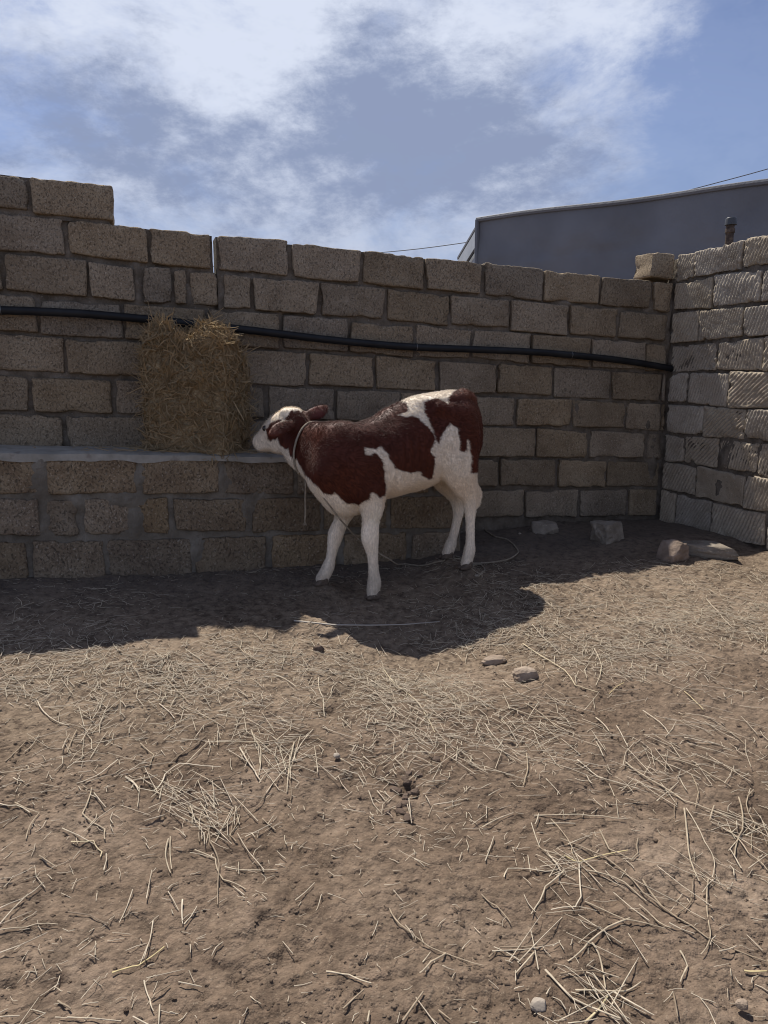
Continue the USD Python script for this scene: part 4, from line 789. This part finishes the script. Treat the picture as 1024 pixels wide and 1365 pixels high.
for nm, a, mat, lab, cat in [
    ('stone', (725, 709, .088, .07, .052, 3, .6, .3, .3), ROCK, 'flat-topped grey stone at the wall foot, just right of the calf', 'stone'),
    ('stone', (811, 718, .100, .085, .078, 6, .7, .5, .28), ROCK, 'largest squarish grey stone, lying alone before the wall near the corner', 'stone'),
    ('stone', (896, 744, .085, .07, .066, 9, .55, .6), ROCK_RED, 'reddish angular stone in the shade at the corner', 'stone'),
    ('stone', (940, 738, .20, .085, .05, 12, .6, 2.75, .3), ROCK, 'long flat broken slab along the foot of the side wall', 'stone'),
    ('stone', (700, 905, .050, .042, .034, 15, .2, .2, .3), CLOD, 'pale crumbly lump of dirt in the sun right of the calf\'s shadow', 'clod'),
    ('stone', (658, 882, .055, .035, .016, 17, .2, .5, .3), CLOD, 'low flat tan lump of dirt beside the crumbly one', 'clod'),
    ('stone', (718, 1345, .0165, .0125, .010, 21, .1, -.2, .12, .08), PALE_ST, 'smooth oval pebble lying in the dirt near the camera', 'pebble'),
    ('stone', (425, 868, .026, .018, .016, 25, .3, .4), DARKCLOD, 'small dark clod at the left tip of the calf\'s shadow', 'clod'),
    ('stone', (636, 768, .012, .009, .006, 27, .4, .1), PALE_ST, 'tiny white chip on the ground by the calf\'s hind hoof', 'chip'),
    ('stone', (693, 712, .010, .008, .006, 29, .4, .1), PALE_ST, 'tiny white chip in the shade left of the flat-topped stone', 'chip'),
    ('stone', (990, 1342, .012, .010, .007, 31, .2, .3), CLOD, 'small tan pebble at the bottom right of the yard', 'pebble'),
    ('stone', (449, 1009, .010, .010, .007, 33, .2, .3), PALE_ST, 'little pale pebble in the middle of the sunlit yard', 'pebble')]:
    say(obj({'stone': 'stone', 'clod': 'dirt_clod', 'pebble': 'pebble', 'chip': 'stone_chip'}[cat], stone(*a), mat, smooth=50), lab, cat)
# kerb-like slab and white peg behind the calf's heels
kb = [on_ground(x, y) for x, y in [(648, 701), (704, 701)]]
say(obj('kerb_stone', block([kb[0] + [0, 0, -.02], kb[1] + [0, 0, -.02], kb[1] + [0, 0, .03], kb[0] + [0, 0, .03]], .09, N_, 77, r=.012, rough=.012, chip=.02), ROCK, smooth=40), 'narrow grey kerb stone on the ground between the calf\'s heels and the flat-topped stone', 'kerb')
pa, pb = on_ground(632, 692, .03), on_ground(650, 692, .03)
say(obj('white_peg', tube([pa, (pa + pb) / 2 + [0, 0, .002], pb], [.009, .010, .008], 8), M('white_plastic', {'p': ('principled_bsdf', dict(base_color=(.55, .55, .53), roughness=.5))}, []), smooth=40), 'short white peg lying behind the calf\'s hind leg', 'peg')

# ---------------------------------------------------------------- straw
STRAW = M('dry_straw', {'g': ('geometry', {}), 'oi': ('object_info', {}), 's': ('math', dict(math_type='add')), 'fr': ('math', dict(math_type='fraction')), 'r': ('rgb_ramp', dict(ramp=[(0, (.14, .10, .066)), (.3, (.265, .205, .138)), (.65, (.37, .305, .218)), (.92, (.49, .42, .32)), (1, (.45, .36, .17))])), 'n': ('noise_texture', dict(scale=60., detail=3.)), 'nr': ('map_range', dict(from_min=.3, from_max=.7, to_min=.75, to_max=1.2)), 'h': ('hsv', {}), 'p': ('principled_bsdf', dict(roughness=.6, specular_ior_level=.3))},
          [('g.random_per_island', 's.value1'), ('oi.random', 's.value2'), ('s.value', 'fr.value1'), ('fr.value', 'r.fac'), ('g.position', 'n.vector'), ('n.fac', 'nr.value'), ('nr.result', 'h.value'), ('r.color', 'h.color'), ('h.color', 'p.base_color')])
_gi, _gj = np.arange(len(xs)), np.arange(len(ys))
def gfast(x, y): return map_coordinates(GZ, np.stack([np.interp(x, xs, _gi), np.interp(y, ys, _gj)]), order=1)
_dx, _dy = np.linspace(-3.2, 3.2, 220), np.linspace(.8, 4.4, 130); _D = np.stack(list(np.meshgrid(_dx, _dy, indexing='ij')) + [np.full((220, 130), 3.)], -1)
DN1, DN2 = fbm(_D, 2.2, 3, 77) + .5, fbm(_D + [0, 0, 6.], 2.6, 3, 78) + .5
def smooth1(a, b, x): t = min(1., max(0., (x - a) / (b - a))); return t * t * (3 - 2 * t)
def look(A, x, y): return float(A[int(np.clip((x + 3.2) / 6.4 * 219, 0, 219)), int(np.clip((y - .8) / 3.6 * 129, 0, 129))])
def straw(P, w, R, lift=.004, plain=False):
    P = np.array(P, float)
    if plain: t = np.linspace(0, 1, 3)[:, None]; P = np.vstack([P[0] * (1 - t) + P[1] * t] + [P[i] * (1 - t[1:]) + P[i + 1] * t[1:] for i in range(1, len(P) - 1)])
    else:                                                     # stiff pieces with a kink at each joint, hardly bowed between
        out = [P[:1]]
        for a, b in zip(P[:-1], P[1:]):
            t = np.linspace(0, 1, 5)[1:, None]; d = b - a; bow = np.array([-d[1], d[0], 0]) * R.normal(0, .035); out.append(a + d * t + bow * (4 * t * (1 - t)))
        P = np.vstack(out)
    g = gfast(P[:, 0], P[:, 1])
    k = np.ones(5) / 5; gs = np.convolve(np.pad(np.maximum(g, g), 2, mode='edge'), k, mode='valid')
    P[:, 2] = np.maximum(gs, g - .002) + lift + .004 * np.abs(np.sin(np.linspace(0, R.uniform(1, 3), len(P)) + R.uniform(0, 3)))
    rr = w * np.linspace(1.1, .75, len(P)) * (1 + .08 * R.normal(size=len(P)))
    return tube(P, rr, 4 if plain else 6, flat=.62)
SETS = {
 (512, 1000): "15,430 60,485 120,525 165,548 265,582|165,548 125,575 95,605|260,388 300,415 338,460|405,262 440,285 535,275|445,185 500,260 515,300|470,245 590,290 690,380 780,450 860,505 1020,565|320,345 330,322 430,330 470,325|480,330 430,370 392,440|520,310 525,400 510,425 445,428|575,220 600,270 660,295 678,270 678,235|480,285 520,300 650,270|540,335 640,360 700,400|535,408 640,460 750,480|655,455 545,520 490,570|555,520 580,570 590,640|280,555 310,525 430,525|400,545 352,600|430,590 500,665 550,690 630,728|470,608 560,598 615,590|510,650 640,645 685,625|610,645 670,690 720,715|535,728 600,655|770,655 782,728|790,535 810,570 790,622|800,165 810,260 840,355|805,165 855,250 880,300 875,345|865,345 866,470 868,510 845,545|779,445 820,390 825,340|400,178 520,180 645,190|262,205 345,170|432,200 510,198|515,30 570,75 680,110|640,30 740,100 800,145 900,180 985,195|735,20 830,50 925,100|820,70 838,120 830,160|780,140 775,175 740,195|945,135 955,220 935,280|985,110 990,200 980,270|918,220 970,280 1022,325|990,195 1022,250|880,155 868,195|380,10 383,60 372,100|50,725 105,655|145,700 178,728|440,285 470,330|680,415 720,445 765,478|960,590 1020,600|690,350 760,430",
 (0, 1040): "335,0 370,28 430,45 480,62|500,70 550,120 615,160|520,190 575,215 595,265 655,292|554,130 560,170 585,230 580,330|600,235 680,240 740,243|455,158 458,240|450,165 442,210 455,250|530,148 532,170|40,58 105,92 70,165|245,25 220,90 280,135 280,165|190,170 250,168 272,190 268,208|0,65 45,70 80,90|105,205 150,230|487,320 487,385|182,360 240,362 290,382|0,415 60,400 100,385 155,390|300,525 370,500 438,448|385,545 400,590 410,625|405,590 455,548|155,600 190,622|870,515 930,520 990,545|915,612 970,562|980,650 985,620|630,170 615,150 625,100|650,105 700,60 735,5|440,40 475,12|770,0 775,60|845,95 890,100|700,110 735,140|590,80 640,95 610,150",
 (0, 760): "300,208 390,250|430,280 505,360|425,362 465,398|495,210 560,270|645,190 640,210 700,250|730,280 790,315|670,265 780,280|850,290 862,345 865,390|525,380 600,420|100,345 150,405 185,420|190,325 160,360|15,515 70,455 100,465|205,430 180,490 225,505|315,510 270,545 205,575|375,465 410,495 400,530|835,430 780,510 710,598|785,465 765,595|670,430 695,480 690,545|640,480 680,540 695,565|410,598 440,550 480,525 590,530|450,525 500,480 550,445|335,560 370,598|500,510 560,455|575,462 700,465 790,450|555,570 610,560 660,530|0,255 25,300|0,545 110,535|845,450 890,470|400,215 430,235 470,280",
 (512, 700): "0,395 80,465 135,555|50,405 110,450|560,335 580,380 565,430|800,355 850,400 918,440|370,320 440,365 510,430 570,450|395,270 470,350|200,420 225,490 235,530|170,460 210,500|375,475 460,540|330,490 400,515 490,520|565,520 600,555|620,540 650,598|690,500 760,565|800,570 910,590|900,540 970,598|800,450 850,500|860,200 930,280|1005,345 1022,315|680,305 720,340|270,530 320,595|880,310 910,330|905,380 880,410|640,425 600,455"}
OWN = {((512, 1000), "15,430 60,485 120,525 165,548 265,582"): 'long bowed straw stalk alone on bare dirt, left of the oval pebble',
 ((512, 1000), "165,548 125,575 95,605"): 'short straw branching off the long bowed stalk left of the oval pebble',
 ((512, 1000), "470,245 590,290 690,380 780,450 860,505 1020,565"): 'longest straw stalk, running down to the right edge across the right foreground tangle',
 ((512, 1000), "865,345 866,470 868,510 845,545"): 'straight yellowish stalk pointing at the camera at the right end of the tangle',
 ((512, 1000), "805,165 855,250 880,300 875,345"): 'right arm of the two stalks that make an upside-down V at the right',
 ((512, 1000), "800,165 810,260 840,355"): 'left arm of the two stalks that make an upside-down V at the right',
 ((512, 1000), "520,310 525,400 510,425 445,428"): 'stalk bent like a hook in the middle of the right foreground tangle',
 ((512, 1000), "320,345 330,322 430,330 470,325"): 'stalk with a sharply kinked left end at the left of the tangle',
 ((512, 1000), "430,590 500,665 550,690 630,728"): 'stalk slanting down past the right side of the oval pebble',
 ((512, 1000), "790,535 810,570 790,622"): 'short pale stalk folded like a boomerang, right of the oval pebble',
 ((512, 1000), "260,388 300,415 338,460"): 'short dark stalk alone above the long bowed one',
 ((0, 1040), "385,545 400,590 410,625"): 'short stalk with a broad pale split end near the bottom left',
 ((0, 1040), "0,415 60,400 100,385 155,390"): 'thick pale stalk lying at the left edge of the yard',
 ((0, 1040), "245,25 220,90 280,135 280,165"): 'zigzag stalk with two kinks in the left of the yard',
 ((0, 1040), "520,190 575,215 595,265 655,292"): 'curved stalk running down from the left foreground bunch of straw'}
Rs = np.random.default_rng(3); KEEP = []
for (ox, oy), txt in SETS.items():
    for line in txt.split('|'):
        pts = [on_ground(ox + float(a.split(',')[0]) / 2, oy + float(a.split(',')[1]) / 2) for a in line.split()]
        o = obj('straw_stalk', straw(pts, Rs.uniform(.0013, .0023), Rs, .004), STRAW, smooth=True); own = OWN.get(((ox, oy), line))
        if own: say(o, own, 'straw')
        else: say(o, 'dry pale straw stalk lying loose among others on the sunlit dirt', 'straw', 'straw stalks strewn over the sunlit yard')
pk = [on_ground(x, y) for x, y in [(392, 829), (586, 831)]]
say(obj('pale_stick', straw(pk, .0045, Rs, .006), M('weathered_wood', {'p': ('principled_bsdf', dict(base_color=(.36, .32, .27), roughness=.8))}, []), smooth=True), 'long straight pale stick lying across the calf\'s shadow', 'stick')
def scatter(n, seed, length, w, lift, kink, dens):
    R = np.random.default_rng(seed); out = []; made = 0
    while made < n:
        y = R.uniform(1.05, 4.1); x = R.uniform(-.62, .62) * y * 1.02 + R.uniform(-.1, .1)
        if R.random() > dens(x, y): continue
        s, nn = frame_of(np.array([x, y, 0.]))
        if nn < (TN + .03 if s < SE else .03) or s > S_CORNER - .03: continue
        a = R.uniform(0, 2 * np.pi); L = R.uniform(*length) * R.uniform(.5, 1); k = R.integers(1, 3); pts = [np.array([x, y, 0.])]
        for _ in range(k): a += R.normal(0, kink); pts.append(pts[-1] + np.array([math.cos(a), math.sin(a), 0]) * L / k)
        out.append(straw(pts, R.uniform(*w), R, R.uniform(*lift), True)); made += 1
    return out
def dens(x, y):
    s, n = frame_of(np.array([x, y, 0.])); c = look(DN1, x, y)
    b = .05 + 1.0 * math.exp(-((n - 1.5) / .42) ** 2) + .55 * math.exp(-((n - 2.1) / .5) ** 2) * (x > -.1) + .18 * (n < 1.1)
    return min(1, b * smooth1(.33, .62, c))
loose = scatter(2600, 31, (.03, .14), (.0008, .0017), (.002, .008), .3, dens) + scatter(9500, 32, (.012, .055), (.0006, .0012), (.0005, .004), .3, lambda x, y: min(1, dens(x, y) + .035))
def bunches(seed):
    R = np.random.default_rng(seed); out = []
    for x, y, r, n in [(285, 1085, 42, 42), (245, 1050, 40, 26), (130, 955, 45, 34), (380, 1010, 42, 40), (340, 985, 40, 22), (560, 960, 60, 40), (640, 985, 60, 46), (780, 970, 70, 34), (860, 1030, 60, 30), (940, 990, 60, 30), (985, 1100, 34, 16), (760, 1155, 30, 12), (800, 1215, 50, 6), (800, 1330, 36, 10), (920, 1180, 40, 6), (60, 920, 50, 30), (240, 910, 60, 30), (500, 910, 60, 30), (700, 930, 60, 34), (900, 880, 70, 40), (690, 1265, 30, 4), (100, 1000, 60, 16)]:
        for _ in range(n):
            px, py = R.normal(x, r * .6), R.normal(y, r * .38); q = on_ground(px, py); a = R.uniform(0, np.pi); a = a if R.random() < .5 else R.normal(2.2, .4); L = R.uniform(.05, .17) * .5
            k = R.normal(0, .35) if R.random() < .4 else 0; d1 = np.array([math.cos(a), math.sin(a), 0]); d2 = np.array([math.cos(a + k), math.sin(a + k), 0])
            pts = [q - d1 * L, q, q + d2 * L] if k else [q - d1 * L, q + d1 * L]
            out.append(straw(pts, R.uniform(.0007, .0014), R, R.uniform(.002, .010), True))
    return out
loose += bunches(17)
vv, ff = join(loose); say(obj('loose_straw', (vv, ff), STRAW, smooth=True, kind='stuff'), 'short chaff and broken straw scattered thickly over the dirt', 'straw')
def crumbs(n, seed, size, dens):
    R = np.random.default_rng(seed); base = trimesh.creation.icosphere(1, 1.0); V, F, c = [], [], 0
    while c < n:
        y = R.uniform(1.05, 4.2); x = R.uniform(-.6, .62) * y * 1.03
        if R.random() > dens(x, y): continue
        s, nn = frame_of(np.array([x, y, 0.]))
        if nn < (TN + .02 if s < SE else .03) or s > S_CORNER - .03: continue
        r = R.uniform(0, 1) ** 2.5 * (size[1] - size[0]) + size[0]
        v = base.vertices * (1 + R.normal(0, .22, (len(base.vertices), 1))) * [r * R.uniform(.8, 1.4), r * R.uniform(.7, 1.2), r * R.uniform(.45, .8)]
        V.append((v, (x, y))); c += 1
    xy = np.array([p for _, p in V]); z = gfast(xy[:, 0], xy[:, 1])
    return join([(v + [p[0], p[1], zz_ + .1 * np.ptp(v[:, 2])], base.faces) for (v, p), zz_ in zip(V, z)])
def clump(x, y):
    c = look(DN2, x, y); return smooth1(.42, .66, c) + .25
say(obj('soil_crumbs', crumbs(10000, 41, (.0012, .0050), clump), mottled('crumb_soil', [(.3, (.066, .046, .032)), (.5, (.112, .080, .056)), (.7, (.175, .130, .094))], 9., rough=.97, bump=.5, dist=.004, bscale=120.), smooth=False, kind='stuff'), 'crumbs of dry soil and dung scattered on the yard', 'dirt')
dx, dy = gp(540, 1050)
def dung():
    out = []; R = np.random.default_rng(9)
    for k in range(22):
        x, y = R.normal(545, 24), R.normal(1050, 16); m = stone(x, y, R.uniform(.006, .018), R.uniform(.006, .015), R.uniform(.004, .009), 200 + k, .1, R.uniform(0, 3), .45, .3)
        m = m.simplify_quadric_decimation(face_count=400) if False else m
        out.append((m.vertices, m.faces))
    return join(out)
say(obj('dung_patch', dung(), DARKCLOD, smooth=50, kind='stuff'), 'crumbled dark dung in a hollow in the middle of the yard', 'dung')
